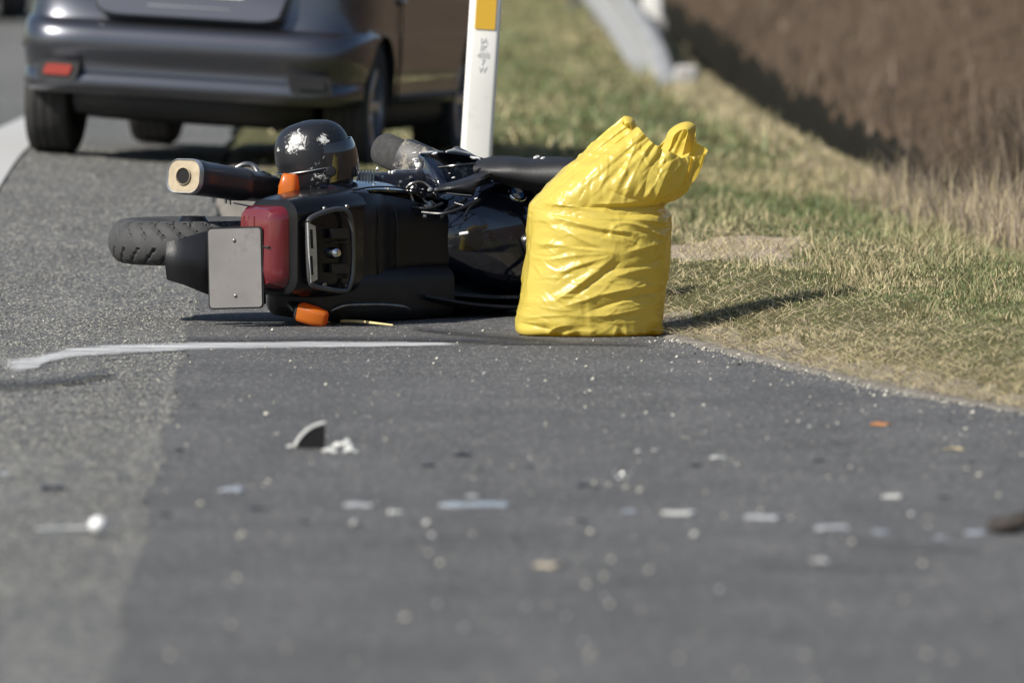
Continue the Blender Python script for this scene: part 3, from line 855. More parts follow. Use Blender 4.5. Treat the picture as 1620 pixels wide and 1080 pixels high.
# ------------------------------------------------------------------ yellow refuse bag
def bag_material():
    m, n, l, b = nodes('yellow_film')
    b.inputs['Base Color'].default_value = (0.73, 0.585, 0.115, 1)
    b.inputs['Roughness'].default_value = 0.30
    b.inputs['Specular IOR Level'].default_value = 0.5
    tc = n.new('ShaderNodeTexCoord')
    t = n.new('ShaderNodeTexNoise'); t.inputs['Scale'].default_value = 9; t.inputs['Detail'].default_value = 5
    l.new(tc.outputs['Object'], t.inputs['Vector'])
    mp = n.new('ShaderNodeMapping'); mp.inputs['Scale'].default_value = (26, 26, 11)
    l.new(tc.outputs['Object'], mp.inputs['Vector'])
    t2 = n.new('ShaderNodeTexNoise'); t2.inputs['Scale'].default_value = 1; t2.inputs['Detail'].default_value = 3; t2.noise_dimensions = '3D'
    t2.inputs['Distortion'].default_value = 1.2
    l.new(mp.outputs['Vector'], t2.inputs['Vector'])
    bp = n.new('ShaderNodeBump'); bp.inputs['Distance'].default_value = .010; bp.inputs['Strength'].default_value = .14
    l.new(t2.outputs['Fac'], bp.inputs['Height']); l.new(bp.outputs['Normal'], b.inputs['Normal'])
    mr = n.new('ShaderNodeMapRange'); mr.inputs['To Min'].default_value = .17; mr.inputs['To Max'].default_value = .34
    l.new(t.outputs['Fac'], mr.inputs['Value']); l.new(mr.outputs['Result'], b.inputs['Roughness'])
    tr = n.new('ShaderNodeBsdfTranslucent'); tr.inputs['Color'].default_value = (0.82, 0.62, 0.08, 1)
    t3 = n.new('ShaderNodeTexNoise'); t3.inputs['Scale'].default_value = 34; t3.inputs['Detail'].default_value = 4; t3.inputs['Distortion'].default_value = 2.0
    l.new(tc.outputs['Object'], t3.inputs['Vector'])
    ab = n.new('ShaderNodeMath'); ab.operation = 'PINGPONG'; ab.inputs[1].default_value = .09
    l.new(t3.outputs['Fac'], ab.inputs[0])
    bp2 = n.new('ShaderNodeBump'); bp2.inputs['Distance'].default_value = .012; bp2.inputs['Strength'].default_value = .22
    l.new(ab.outputs[0], bp2.inputs['Height']); l.new(bp.outputs['Normal'], bp2.inputs['Normal']); l.new(bp2.outputs['Normal'], b.inputs['Normal'])
    l.new(bp2.outputs['Normal'], tr.inputs['Normal'])
    mx = n.new('ShaderNodeMixShader'); mx.inputs[0].default_value = .32
    l.new(b.outputs[0], mx.inputs[1]); l.new(tr.outputs[0], mx.inputs[2])
    l.new(mx.outputs[0], n['Material Output'].inputs['Surface'])
    return m
M['yellow_film'] = bag_material()

BY = -0.95
bag_rings = [  # photograph row, left, right, half depth
    (536, 836, 1030, .19), (531, 817, 1044, .232), (515, 816, 1047, .245), (480, 822, 1051, .25), (440, 828, 1056, .245), (400, 834, 1060, .24),
    (370, 837, 1062, .23), (352, 838, 1060, .222), (342, 839, 1055, .208), (334, 841, 1048, .196)]
def bag_base(nu, nv):
    """target shape: body rings, a pinch, then a leaning open mouth"""
    th = np.linspace(0, 2 * np.pi, nu, endpoint=False)
    br = []
    for py, l_, r_, d in bag_rings:
        q = P((l_ + r_) / 2, py, BY)
        br.append((q[0], q[2], (r_ - l_) / 2 / 443.6, d))
    br = np.array(br)
    br[:, 1] -= br[0, 1] - .012
    tb = np.array([0, .05, .13, .3, .5, .68, .81, .89, .95, 1.0])
    nb = int(nv * .60)
    rows = []
    e = 2.5
    cs = np.sign(np.cos(th)) * np.abs(np.cos(th)) ** (2 / e); sn = np.sign(np.sin(th)) * np.abs(np.sin(th)) ** (2 / e)
    for v in np.linspace(0, 1, nb):
        cx_, cz, hw, d = (np.interp(v, tb, br[:, k]) for k in range(4))
        tilt = -.02 * ss(.75, 1, v) * np.cos(th) * 0
        rows.append(np.stack([cx_ + hw * cs, BY + d * sn, cz + tilt + 0 * th], 1))
    neck = rows[-1]
    # rim of the mouth by angle (0 right, 90 back, 180 left, 270 front)
    ang = np.array([0, 14, 26, 40, 58, 76, 92, 110, 130, 150, 166, 180, 196, 214, 232, 252, 270, 292, 315, 338, 360])
    rpx = np.array([1117, 1113, 1102, 1098, 1084, 1066, 1052, 1036, 1016, 1006, 1001, 987, 986, 1000, 1011, 1022, 1034, 1049, 1076, 1096, 1117])
    rpy = np.array([238, 232, 225, 202, 200, 210, 229, 233, 228, 210, 192, 187, 199, 205, 205, 214, 225, 238, 246, 244, 238])
    ry = np.array([-.02, .02, .06, .08, .10, .12, .13, .13, .11, .08, .05, 0, -.04, -.08, -.11, -.13, -.14, -.14, -.12, -.07, -.02]) + BY
    a = np.degrees(th)
    rim = np.stack([(np.interp(a, ang, rpx) - 810) / 443.6, np.interp(a, ang, ry), 0 * th], 1)
    zz = np.array([P(900, q, BY)[2] for q in rpy]); rim[:, 2] = np.interp(a, ang, zz)
    rim[:, 2] += (fbm(a * .07, a * 0, 301, 2) - .5) * .020; rim[:, 1] += (fbm(a * .09, a * 0 + 4, 303, 2) - .5) * .05
    for v in np.linspace(0, 1, nv - nb + 1)[1:]:
        bul = .055 * math.sin(math.pi * min(1, v * 1.0)) ** .8 * (1 - .35 * v)
        out = np.stack([cs, sn, 0 * th], 1)
        amt = bul * (0.15 + .30 * np.clip(np.cos(th), 0, 1) + .42 * np.clip(-np.sin(th), 0, 1) + .12 * np.clip(-np.cos(th), 0, 1))
        vv = v ** (1.0 - .25 * 0)
        q = neck * (1 - vv) + rim * vv + out * amt[:, None]
        q[:, 2] -= .022 * math.sin(math.pi * v) ** 2 * np.clip(.3 + np.cos(th), 0, 1)          # the mouth sags over the pinch
        rows.append(q)
    return np.array(rows)

CREASES = [  # photograph line, half width in px, height in metres (a ridge; negative is a valley)
 ((845, 320, 985, 346), 5, .010), ((850, 332, 1000, 352), 5, -.006), ((880, 343, 1003, 368), 4.5, .012), ((950, 338, 1062, 331), 6, -.013), ((985, 352, 1056, 380), 4, .014),
 ((1000, 347, 1062, 352), 3.5, .009), ((1004, 366, 1064, 360), 4, -.009), ((905, 358, 1000, 374), 4, -.008), ((975, 356, 968, 378), 4, .008),
 ((968, 400, 905, 372), 5, .010), ((968, 400, 850, 384), 5, .008), ((966, 402, 866, 411), 5, .007), ((966, 405, 888, 430), 6, .011), ((966, 410, 882, 474), 6, .012),
 ((980, 416, 905, 472), 7, -.016), ((965, 395, 850, 396), 4, -.006), ((940, 418, 880, 446), 4, -.006), ((895, 484, 1043, 450), 6, .011), ((930, 494, 1042, 462), 6, -.014),
 ((935, 500, 1030, 482), 5, .009), ((960, 444, 1040, 424), 5, .007), ((985, 402, 1054, 384), 5, .009), ((975, 425, 1052, 408), 5, -.009), ((930, 474, 934, 534), 4, .007),
 ((825, 510, 872, 521), 6, -.014), ((868, 526, 905, 514), 5, .013), ((880, 533, 935, 523), 5, .010), ((905, 512, 1000, 522), 7, -.006), ((835, 470, 845, 360), 6, .006),
 ((1012, 208, 955, 334), 6, .009), ((1030, 226, 985, 322), 4, .007), ((1040, 234, 1008, 306), 4, .008), ((1052, 248, 1022, 312), 3.5, .009), ((1062, 254, 1036, 316), 3.5, .009),
 ((1046, 240, 1016, 310), 3.5, -.009), ((1057, 252, 1030, 312), 3, -.008), ((1074, 262, 1050, 308), 4, .010), ((1068, 262, 1042, 318), 3, -.008), ((1088, 246, 1058, 320), 5, .012),
 ((925, 268, 872, 312), 3, .005), ((945, 252, 900, 300), 4, -.004), ((960, 300, 1062, 322), 6, -.008), ((940, 322, 1010, 318), 5, .010), ((985, 192, 1000, 232), 5, .008)]
def make_bag():
    nu, nv = 420, 300
    Bs = bag_base(nu, nv)
    du = np.roll(Bs, -1, 1) - np.roll(Bs, 1, 1); dv = np.gradient(Bs, axis=0)
    N = np.cross(du, dv); N /= np.linalg.norm(N, axis=2, keepdims=True) + 1e-9
    # soften the direction of displacement so that sharp places do not tear
    for _ in range(12):
        N = (N + np.roll(N, 1, 1) + np.roll(N, -1, 1) + np.concatenate([N[:1], N[:-1]]) + np.concatenate([N[1:], N[-1:]])) / 5
        N /= np.linalg.norm(N, axis=2, keepdims=True) + 1e-9
    rel = Bs - CAM
    dep = rel[..., 1] * cp - rel[..., 2] * sp
    PX = 810 + FPX * rel[..., 0] / dep
    PY = 540 - FPX * (rel[..., 1] * sp + rel[..., 2] * cp) / dep
    v = np.linspace(0, 1, nv)[:, None] + 0 * PX
    u = np.linspace(0, 1, nu, endpoint=False)[None, :] + 0 * PX
    front = ss(.0, .35, -N[..., 1])
    X, Y, Z = Bs[..., 0], Bs[..., 1], Bs[..., 2]
    s = X + .7 * Y                                   # runs round the bag on both faces
    ridged = lambda a, b, sd: 1 - np.abs(2 * fbm(a, b, sd, 2) - 1) * 2
    wx = .35 * (fbm(s * 5, Z * 5, 201) - .5); wz = .35 * (fbm(s * 5, Z * 5, 203) - .5)
    low = (fbm(s * 6 + 3, Z * 7 + Y * 4, 205, 2) - .5) * .020
    top = ss(.6, .68, v)
    body = ridged((s + wx) * 5 + Z * 3.5, (Z + wz) * 15 - s * 3, 207) * .0048 + ridged((s + wx) * 13 - Z * 4, (Z + wz) * 26, 209) * .0020 + ridged((s - Z * .3 + wx) * 30, (Z + wz) * 44 + s * 14, 219) * .0011
    up = ridged((s * 1.0 + Z * .55 + wx * .6) * 17, (Z - s * .6) * 4 + wz, 211) * .0055 + ridged((s + Z * .4 + wx) * 34, Z * 9, 213) * .0016 + ridged((s + Z * .5 + wx) * 60, Z * 22, 221) * .0009
    hem = np.exp(-((v - .03) / .03) ** 2) * ridged(s * 16, Z * 16, 215) * .010
    quiet = np.where(front > .5, .55, 1.0)
    d = low + (body * (1 - top) + up * top) * quiet + hem
    cg = np.random.default_rng(77); small = []
    for k in range(150):                                # the film's many small random creases
        x0, y0 = cg.uniform(822, 1100), cg.uniform(200, 530)
        a_ = cg.normal(-.15, .45) if y0 > 335 else cg.normal(-1.05, .5)
        L = cg.uniform(14, 60)
        small.append(((x0, y0, x0 + L * math.cos(a_), y0 - L * math.sin(-a_) * (1 if y0 > 335 else -1) * -1), cg.uniform(1.6, 3.0), cg.uniform(.0016, .0042) * cg.choice((-1, 1))))
    for (x0, y0, x1, y1), w_, amp in CREASES + small:
        w_ = w_ * .72; amp = amp * .68
        ex, ey = x1 - x0, y1 - y0; L = math.hypot(ex, ey)
        bend_ = 5 * math.sin(x0 * .37 + y0 * .11)
        t = ((PX - x0) * ex + (PY - y0) * ey) / L ** 2
        q = ((PX - x0) * -ey + (PY - y0) * ex) / L + bend_ * (t * (1 - t)) * 4 * (np.abs(t - .5) < .7)
        fade = ss(-.16, .22, t) * ss(1.16, .78, t)
        d = d + front * fade * amp * .95 * (np.exp(-np.abs(q) / w_) - .35 * np.exp(-((q - 2.6 * w_) / (1.6 * w_)) ** 2))
    edge = ss(0, .02, v)
    Xn = Bs + N * (d * edge)[..., None]
    for _ in range(1):
        Xn[1:-1] = Xn[1:-1] * .5 + (Xn[2:] + Xn[:-2]) * .125 + (np.roll(Xn, 1, 1)[1:-1] + np.roll(Xn, -1, 1)[1:-1]) * .125
    Xn[..., 2] = np.maximum(Xn[..., 2], .011)
    return Xn
BX = make_bag()
nv_, nu_, _ = BX.shape
bo = np.array([BX[:8, :, 0].mean(), BY, 0.0])
bag = thing('refuse_bag', 'full yellow plastic refuse bag with open creased mouth standing on the asphalt against the motorcycle', 'bag', bo)
V = BX.reshape(-1, 3)
i, j = np.meshgrid(np.arange(nv_ - 1), np.arange(nu_), indexing='ij')
a = (i * nu_ + j).ravel(); b = (i * nu_ + (j + 1) % nu_).ravel()
F = np.stack([a, b, b + nu_, a + nu_], 1)
o = fast_mesh('bag_film', V - bo, F, M['yellow_film'], bag, smooth=True)
def film_band(outer, inner, Y0, Y1):
    mid = [((a[0] + b[0]) / 2, (a[1] + b[1]) / 2) for a, b in zip(outer, inner)]
    return sheet([[P(x, y, Y0) for x, y in outer], [P(x, y, (Y0 + Y1) / 2 - .005) for x, y in mid], [P(x, y, Y1) for x, y in inner]], .0016, per=5)
V, F = film_band([(1043, 240), (1051, 226), (1058, 208), (1072, 197), (1088, 193), (1100, 199), (1099, 214), (1095, 240)],
                 [(1054, 244), (1061, 232), (1066, 216), (1074, 208), (1083, 205), (1088, 209), (1085, 222), (1079, 246)], BY + .03, BY - .02)
obj('handle', V, F, M['yellow_film'], bag, origin=bo, sharp=75)
V, F = film_band([(972, 208), (984, 188), (990, 184), (1000, 187), (1005, 194), (1007, 212)], [(984, 214), (989, 199), (992, 195), (996, 196), (998, 201), (998, 216)], BY + .0, BY - .04)
obj('handle', V, F, M['yellow_film'], bag, origin=bo, sharp=75)
# the filling shows as a darker floor inside the mouth
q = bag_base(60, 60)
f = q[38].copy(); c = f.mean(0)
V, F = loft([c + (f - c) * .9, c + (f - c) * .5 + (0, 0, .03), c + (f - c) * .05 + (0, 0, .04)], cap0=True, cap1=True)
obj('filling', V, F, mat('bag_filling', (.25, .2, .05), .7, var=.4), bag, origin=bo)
# ------------------------------------------------------------------ fallen motorcycle
M['gloss_blue'] = mat('gloss_blue', (0.006, 0.008, 0.016), 0.12, coat=1.0, dirt=(.05, .05, .055), dscale=14, dlo=.62, dhi=.8)
M['black_plastic'] = mat('black_plastic', (0.014, 0.014, 0.016), 0.38, var=.2, bump=.0006, bscale=160, dirt=(.16, .155, .145), dscale=22, dlo=.64, dhi=.78)
M['black_satin'] = mat('black_satin', (0.008, 0.008, 0.0095), 0.22, spec=.32, rvar=.08, var=.2, vscale=6, dirt=(.06, .057, .053), dscale=9, dlo=.6, dhi=.8)
M['seat_vinyl'] = mat('seat_vinyl', (0.009, 0.0095, 0.012), 0.34, spec=.35, bump=.0008, bscale=240, var=.2)
M['tyre'] = mat('tyre', (0.045, 0.045, 0.046), 0.75, var=.25, vscale=16, bump=.0009, bscale=220)
M['tyre_rough'] = mat('tyre_rough', (0.035, 0.034, 0.033), 0.9, var=.35, vscale=40, bump=.003, bscale=120)
M['scuffed'] = mat('scuffed', (0.013, 0.013, 0.017), 0.5, dirt=(.27, .245, .20), dscale=34, dlo=.51, dhi=.62)
M['scuffed_light'] = mat('scuffed_light', (0.013, 0.013, 0.017), 0.3, dirt=(.4, .38, .34), dscale=45, dlo=.6, dhi=.68)
M['torn_edge'] = mat('torn_edge', (0.75, 0.75, 0.74), 0.6, var=.2, vscale=60)
M['chrome'] = mat('chrome', (0.72, 0.72, 0.72), 0.12, metal=1.0)
M['steel'] = mat('steel', (0.30, 0.29, 0.28), 0.35, metal=.9, var=.25, vscale=25)
M['dark_chrome'] = mat('dark_chrome', (0.05, 0.052, 0.058), 0.4, metal=.4, coat=.15)
M['muffler_cap'] = mat('muffler_cap', (0.40, 0.33, 0.225), 0.5, metal=.35, var=.15, vscale=30, bump=.0005)
M['soot_shade'] = mat('soot_shade', (0.004, 0.004, 0.004), 0.9)  # near-black: soot of the bore, and painted shade for rack slots and hollows
M['alu'] = mat('alu', (0.50, 0.51, 0.52), 0.45, metal=.7, var=.2, vscale=30, bump=.0008)
M['amber'] = mat('amber', (0.66, 0.18, 0.02), 0.25, coat=.6)
_n = M['amber'].node_tree.nodes; _l = M['amber'].node_tree.links
_t = _n.new('ShaderNodeBsdfTranslucent'); _t.inputs['Color'].default_value = (.95, .32, .03, 1)
_x = _n.new('ShaderNodeMixShader'); _x.inputs[0].default_value = .45
_l.new(_n['Principled BSDF'].outputs[0], _x.inputs[1]); _l.new(_t.outputs[0], _x.inputs[2]); _l.new(_x.outputs[0], _n['Material Output'].inputs['Surface'])
M['red_lens'] = mat('red_lens', (0.125, 0.012, 0.017), 0.2, coat=.7)
M['plate_grey'] = mat('plate_grey', (0.21, 0.20, 0.195), 0.55, var=.2, vscale=5, dirt=(.10, .085, .075), dscale=5, dlo=.5, dhi=.75)
M['hose'] = mat('hose', (0.48, 0.45, 0.38), 0.5)
M['emblem_blue'] = mat('emblem_blue', (0.05, 0.16, 0.42), 0.25, coat=.8)
M['emblem_white'] = mat('emblem_white', (0.75, 0.76, 0.78), 0.25, coat=.8)
M['rack_metal'] = mat('rack_metal', (.10, .10, .105), .3, metal=.6)
M['dull_plastic'] = mat('dull_plastic', (.013, .013, .0145), .55, var=.2, bump=.0008, bscale=120)
M['dark_hole'] = M['soot_shade']
M['rust'] = mat('rust', (0.10, 0.055, 0.035), 0.7, var=.3, vscale=40)

TH = R(42)
AX = P(306, 381, 0.0)                                             # rear axle
bf = np.array([math.sin(TH), math.cos(TH), 0.0]); bu = np.array([math.cos(TH), -math.sin(TH), 0.0]); bl = np.array([0, 0, 1.0])
def B(a, b, c): return AX + a * bf + (b - .31) * bu + c * bl      # bike axes: forward, its own up, its own left (now upward)
MO = np.array([AX[0] + .45, AX[1] + .3, 0.0])
bike = thing('motorcycle', 'black touring motorcycle lying on its side with broken fairing and muffler towards the road', 'motorcycle', MO)
def part(name, VF, m, parent=bike, **k):
    o = obj(name, VF[0], VF[1], m, None, **k, origin=MO)
    o.location = (0, 0, 0); o.parent = parent
    return o

def tyre_mesh(c, axis, Rr, wd, n=300, m=44, groove=True, seed=0, ref=None):
    axis = np.asarray(axis, float); axis /= np.linalg.norm(axis)
    ref = np.asarray(ref if ref is not None else bf, float); s = ref - axis * ref.dot(axis); s /= np.linalg.norm(s); q = np.cross(axis, s)
    a = np.linspace(0, 2*np.pi, n, endpoint=False)[:, None]; t = np.linspace(-1, 1, m)[None]
    prof = np.clip(t * 1.22, -1, 1)
    # crown across the tread, then sidewall down to the bead
    ph = t * 2.25
    z = wd / 2 * np.sin(np.clip(ph, -2.25, 2.25)) * np.where(np.abs(ph) > 1.57, 1.0, 1.0)
    r = Rr - wd * .40 + wd * .40 * np.cos(ph) * 1.0
    r = np.where(np.abs(ph) > 1.57, Rr - wd * .40 + wd * .62 * np.cos(ph), r)
    dep = 0
    if groove:
        k = 26
        w1 = (a * k / (2*np.pi) + 1.15 * np.abs(ph) + np.where(ph > 0, .5, 0)) % 1
        g1 = (np.abs(w1 - .5) < .075) & (np.abs(ph) > .16) & (np.abs(ph) < 1.15)
        w2 = (a * k / (2*np.pi) + .15 * np.abs(ph)) % 1
        g2 = (np.abs(w2 - .25) < .075) & (np.abs(ph) > .95) & (np.abs(ph) < 1.4)
        dep = .010 * (g1 | g2)
    r = r - dep
    X = np.asarray(c) + (r * np.cos(a))[..., None] * s + (r * np.sin(a))[..., None] * q + (z + 0 * a)[..., None] * axis
    i, j = np.meshgrid(np.arange(n), np.arange(m - 1), indexing='ij')
    A = (i * m + j).ravel(); Bq = (((i + 1) % n) * m + j).ravel()
    return X.reshape(-1, 3), np.stack([A, Bq, Bq + 1, A + 1], 1)

# rear wheel
rw = part('rear_wheel', lathe([(.045, -.09), (.06, -.07), (.19, -.05), (.215, -.068), (.222, -.07), (.222, .07), (.215, .068), (.19, .05), (.06, .07), (.045, .09)], AX, bl, 48), M['black_satin'])
V, F = tyre_mesh(AX, bl, .312, .162)
part('tyre', (V, F), M['tyre'], rw)
part('hub', lathe([(0, .075), (.05, .075), (.055, .05), (.055, -.05), (.05, -.075), (0, -.075)], AX, bl, 24), M['alu'], rw)

# front wheel, turned and lifted, with its scuffed mudguard
FC = P(704, 279, 1.0)
fax = np.array([.40, .03, .91]); fax /= np.linalg.norm(fax)
fs = np.cross((0, 1, 0), fax); fs /= np.linalg.norm(fs)             # pointing to the left along the tilted disc
if fs[0] > 0: fs = -fs
fw = part('front_wheel', lathe([(.04, -.07), (.19, -.045), (.21, -.06), (.218, -.06), (.218, .06), (.21, .06), (.19, .045), (.04, .07)], FC, fax, 40), M['black_satin'])
V, F = tyre_mesh(FC, fax, .298, .128, n=220, m=36, groove=False, ref=fs)
part('tyre', (V, F), M['tyre_rough'], fw)
pr = [(.272, -.078), (.298, -.070), (.312, -.04), (.316, 0), (.312, .04), (.298, .070), (.272, .078), (.25, .080), (.25, .075), (.272, .073), (.293, .064), (.306, .036), (.310, 0), (.306, -.036), (.293, -.064), (.272, -.073)]
sgn = 1 if np.cross(fax, fs).dot((0, -1, 0)) > 0 else -1
part('front_mudguard', lathe(pr + pr[:1], FC, fax, 40, ref=fs, arc=(sgn * R(50), sgn * R(225))), M['scuffed'])

# muffler
e0, e1 = P(292, 279, -.33), P(452, 303, .16)
ax = e1 - e0; ln = np.linalg.norm(ax); ax /= ln
sx = np.cross(ax, bl); sx /= np.linalg.norm(sx); sy = np.cross(sx, ax)
def mring(t, w_, h_, r_): return [e0 + ax * t + sx * x + sy * y for x, y in rrect(w_, h_, r_, 7)]
mf = part('muffler', loft([mring(.012, .150, .122, .045), mring(0, .154, .126, .047), mring(.004, .156, .128, .048), mring(.05, .156, .128, .048), mring(.06, .150, .124, .047), mring(.30, .142, .116, .045), mring(.305, .146, .120, .046), mring(.325, .146, .120, .046), mring(.33, .14, .114, .044), mring(.50, .125, .10, .04), mring(.58, .09, .075, .034), mring(.66, .05, .05, .024)]), M['dark_chrome'])
part('end_ring', loft([mring(-.004, .140, .112, .040), mring(-.010, .150, .122, .044), mring(.0, .157, .129, .048), mring(.012, .157, .129, .048)], cap0=False, cap1=False), M['alu'], mf)
capr = [mring(-.002, .142, .114, .040), mring(.004, .122, .096, .034)]
q = e0 + ax * .004
c_ = [q + sx * .046 * math.cos(k) + sy * .040 * math.sin(k) for k in np.linspace(0, 2*np.pi, 32, endpoint=False)]
part('end_cap', loft([mring(-.004, .141, .113, .040), mring(.003, .124, .097, .036), mring(.005, .07, .06, .028)]), M['muffler_cap'], mf)
tp_ = lathe([(.031, .008), (.033, -.010), (.0305, -.012), (.0285, -.009), (.0285, .0045)], e0, ax, 28)
part('tail_pipe', tp_, M['muffler_cap'], mf)
part('pipe_bore', lathe([(.0, -.006), (.0283, -.006), (.0283, .004)], e0, ax, 24), M['soot_shade'], mf)
part('hanger_strap', beam(e0 + ax * .46 + sy * .02, B(.30, .62, .17), .03, .008, up=sy), M['steel'])
part('hanger_strap', beam(e0 + ax * .30 - sy * .07, B(.12, .55, .12), .012, .006, up=bl), M['steel'])
part('footrest_bracket', tube([P(362, 281, 0.12), P(372, 268, .12), P(388, 260, .12), P(402, 264, .12), P(412, 282, .1)], .011, 10), M['steel'])
fp = P(418, 283, .02)
pg = part('passenger_footrest', box(fp, .055, .05, .052, ax=(np.array([.9, .1, -.42]) / 1.0, np.array([0, 1., 0]), np.array([.42, 0, .9])), bev=.2), M['black_plastic'])
part('footrest_badge', box(fp + np.array([.004, -.027, .0]), .026, .004, .024, ax=(np.array([.9, 0, -.42]), np.array([0, 1., 0]), np.array([.42, 0, .9])), bev=.2), M['alu'], pg)
part('footrest_bolt', tube([P(356, 310, .1), P(357, 322, .1)], .006, 8), M['steel'])
part('footrest_bolt', tube([P(363, 310, .1), P(364, 324, .1)], .005, 8), M['steel'])

# frame tubes, swing arm, drive housing
for s in (-1, 1):
    part('frame_tube', tube([B(-.02, .72, s*.10), B(.3, .66, s*.11), B(.7, .62, s*.12), B(1.05, .8, s*.08)], .016, 10), M['black_satin'])
    part('frame_tube', tube([B(.1, .70, s*.10), B(.4, .5, s*.12), B(.62, .36, s*.10)], .014, 10), M['black_satin'])
part('swing_arm', tube([AX + bl * -.10, B(.28, .34, -.09), B(.55, .38, -.06)], [.05, .045, .05], 14), M['black_satin'])
part('shock_absorber', tube([B(.18, .40, .02), B(.42, .64, .02)], .034, 14), M['steel'])

# tail: rear mudguard, plate, lamp, tail unit, rack
def bring(a, b0, b1, c0, c1, r, n=5, rot=0):
    return [B(a, (b0 + b1) / 2 + x, (c0 + c1) / 2 + y) for x, y in rrect(b1 - b0, c1 - c0, r, n)]
def face_ring(pts4, r, n, depth):                                   # rounded quad through four px corners
    return None
mg = sheet([[P(264, 384, -.40), P(264, 412, -.42), P(266, 442, -.40)], [P(290, 377, -.40), P(290, 412, -.43), P(292, 450, -.40)], [P(345, 362, -.36), P(345, 412, -.40), P(345, 470, -.36)], [P(420, 352, -.28), P(420, 412, -.34), P(420, 480, -.28)]], .012)
part('rear_mudguard', mg, M['black_plastic'])
part('mudguard_lip', sheet([[P(263, 384, -.405), P(262, 412, -.425), P(265, 442, -.405)], [P(266, 385, -.36), P(265, 412, -.37), P(268, 441, -.36)]], .006), M['black_plastic'])
n_ = np.cross(bl, bf + 0 * bu)
def plate_ring(d, w_, h_, r_, c=P(372, 424, -.475)):
    u_ = np.array([.95, -.31, 0.04]); v_ = np.array([-.02, -.04, 1.0]); nn = np.cross(u_, v_); nn /= np.linalg.norm(nn)
    return [c + u_ * x + v_ * y + nn * d for x, y in rrect(w_, h_, r_, 4)]
np_ = part('number_plate', loft([plate_ring(-.003, .20, .285, .012), plate_ring(.001, .20, .285, .012)]), M['plate_grey'])
part('plate_frame', loft([plate_ring(-.006, .212, .297, .016), plate_ring(-.003, .212, .297, .016)]), M['black_plastic'], np_)
for x_, y_ in ((.0, .10), (.0, -.10)):
    part('plate_bolt', ellipsoid(P(372, 424, -.475) + np.array([.95, -.31, .04]) * x_ + np.array([-.02, -.04, 1.0]) * y_ + np.array([-.3, -.95, -.04]) * .002, ((.007, 0, 0), (0, .004, 0), (0, 0, .007)), 8, 6), M['steel'], np_)
# tail lamp
tl = part('tail_light', loft([bring(-.195, .77, .85, -.10, .105, .03), bring(-.185, .725, .885, -.135, .135, .04), bring(-.15, .70, .915, -.15, .145, .045), bring(-.10, .70, .925, -.16, .15, .045)]), M['red_lens'])
for k in range(5):
    b_ = .745 + k * .028
    part('lens_rib', beam(B(-.191 + .003 * abs(k - 2), b_, -.105), B(-.191 + .003 * abs(k - 2), b_, .108), .007, .012, up=bf), M['red_lens'], tl)
part('lamp_divider', beam(B(-.193, .74, .0), B(-.193, .875, .0), .005, .012, up=bf), M['black_plastic'], tl)
tu = part('tail_unit', loft([bring(-.135, .74, .94, -.155, .150, .05), bring(-.13, .72, .955, -.172, .168, .06), bring(-.06, .70, .965, -.185, .178, .06), bring(.06, .66, .965, -.19, .185, .06), bring(.20, .60, .945, -.20, .195, .07), bring(.34, .56, .90, -.205, .20, .08)]), M['black_satin'])
# luggage rack: tube frame around a recessed tray
RB = .985
def rk(px, py, d=0.0):                                             # point on the rack plane under a photograph pixel
    d_ = ray(px, py); pl = AX + (RB + d - .31) * bu
    t = (pl - CAM).dot(bu) / d_.dot(bu)
    return CAM + d_ * t
loop = [(487, 352), (492, 345), (512, 336), (536, 331), (549, 336), (556, 352), (559, 390), (558, 430), (553, 452), (545, 460), (522, 458), (499, 453), (491, 444), (488, 400), (487, 352)]
rack = part('luggage_rack', tube([rk(*p) for p in loop], .0105, 10, per=4), M['rack_metal'])
part('rack_bar', sheet([[rk(486, 352, .006), rk(488, 400, .008), rk(491, 447, .006)], [rk(498, 358, .006), rk(500, 400, .008), rk(501, 442, .006)]], .008), M['alu'], rack)
for y0, y1 in ((363, 393), (405, 435)):
    part('rack_slot', sheet([[rk(491, y0, .013), rk(492.5, y1, .013)], [rk(494, y0, .013), rk(495.5, y1, .013)]], .003), M['soot_shade'], rack)  # black plates on the bar, painting the shade inside the slots
part('rack_tray', sheet([[rk(500, 366, -.025), rk(502, 400, -.032), rk(504, 440, -.025)], [rk(548, 362, -.025), rk(550, 400, -.032), rk(550, 440, -.025)]], .01), M['black_plastic'], rack)
for y0, y1 in ((362, 377), (383, 398 - 14), (418, 432)):
    part('rack_rib', sheet([[rk(522, y0, -.004), rk(523, y1, -.004)], [rk(549, y0 - 1, -.004), rk(550, y1, -.004)]], .014), M['black_plastic'], rack)
bc = rk(531, 400, .0)
part('rack_lock', lathe([(0, .016), (.012, .015), (.019, .008), (.021, -.002), (.021, -.02)], bc, bu, 24), M['chrome'], rack)
part('rack_lock_stem', tube([rk(522, 399, -.004), rk(528, 399, -.004)], .006, 8), M['alu'], rack)

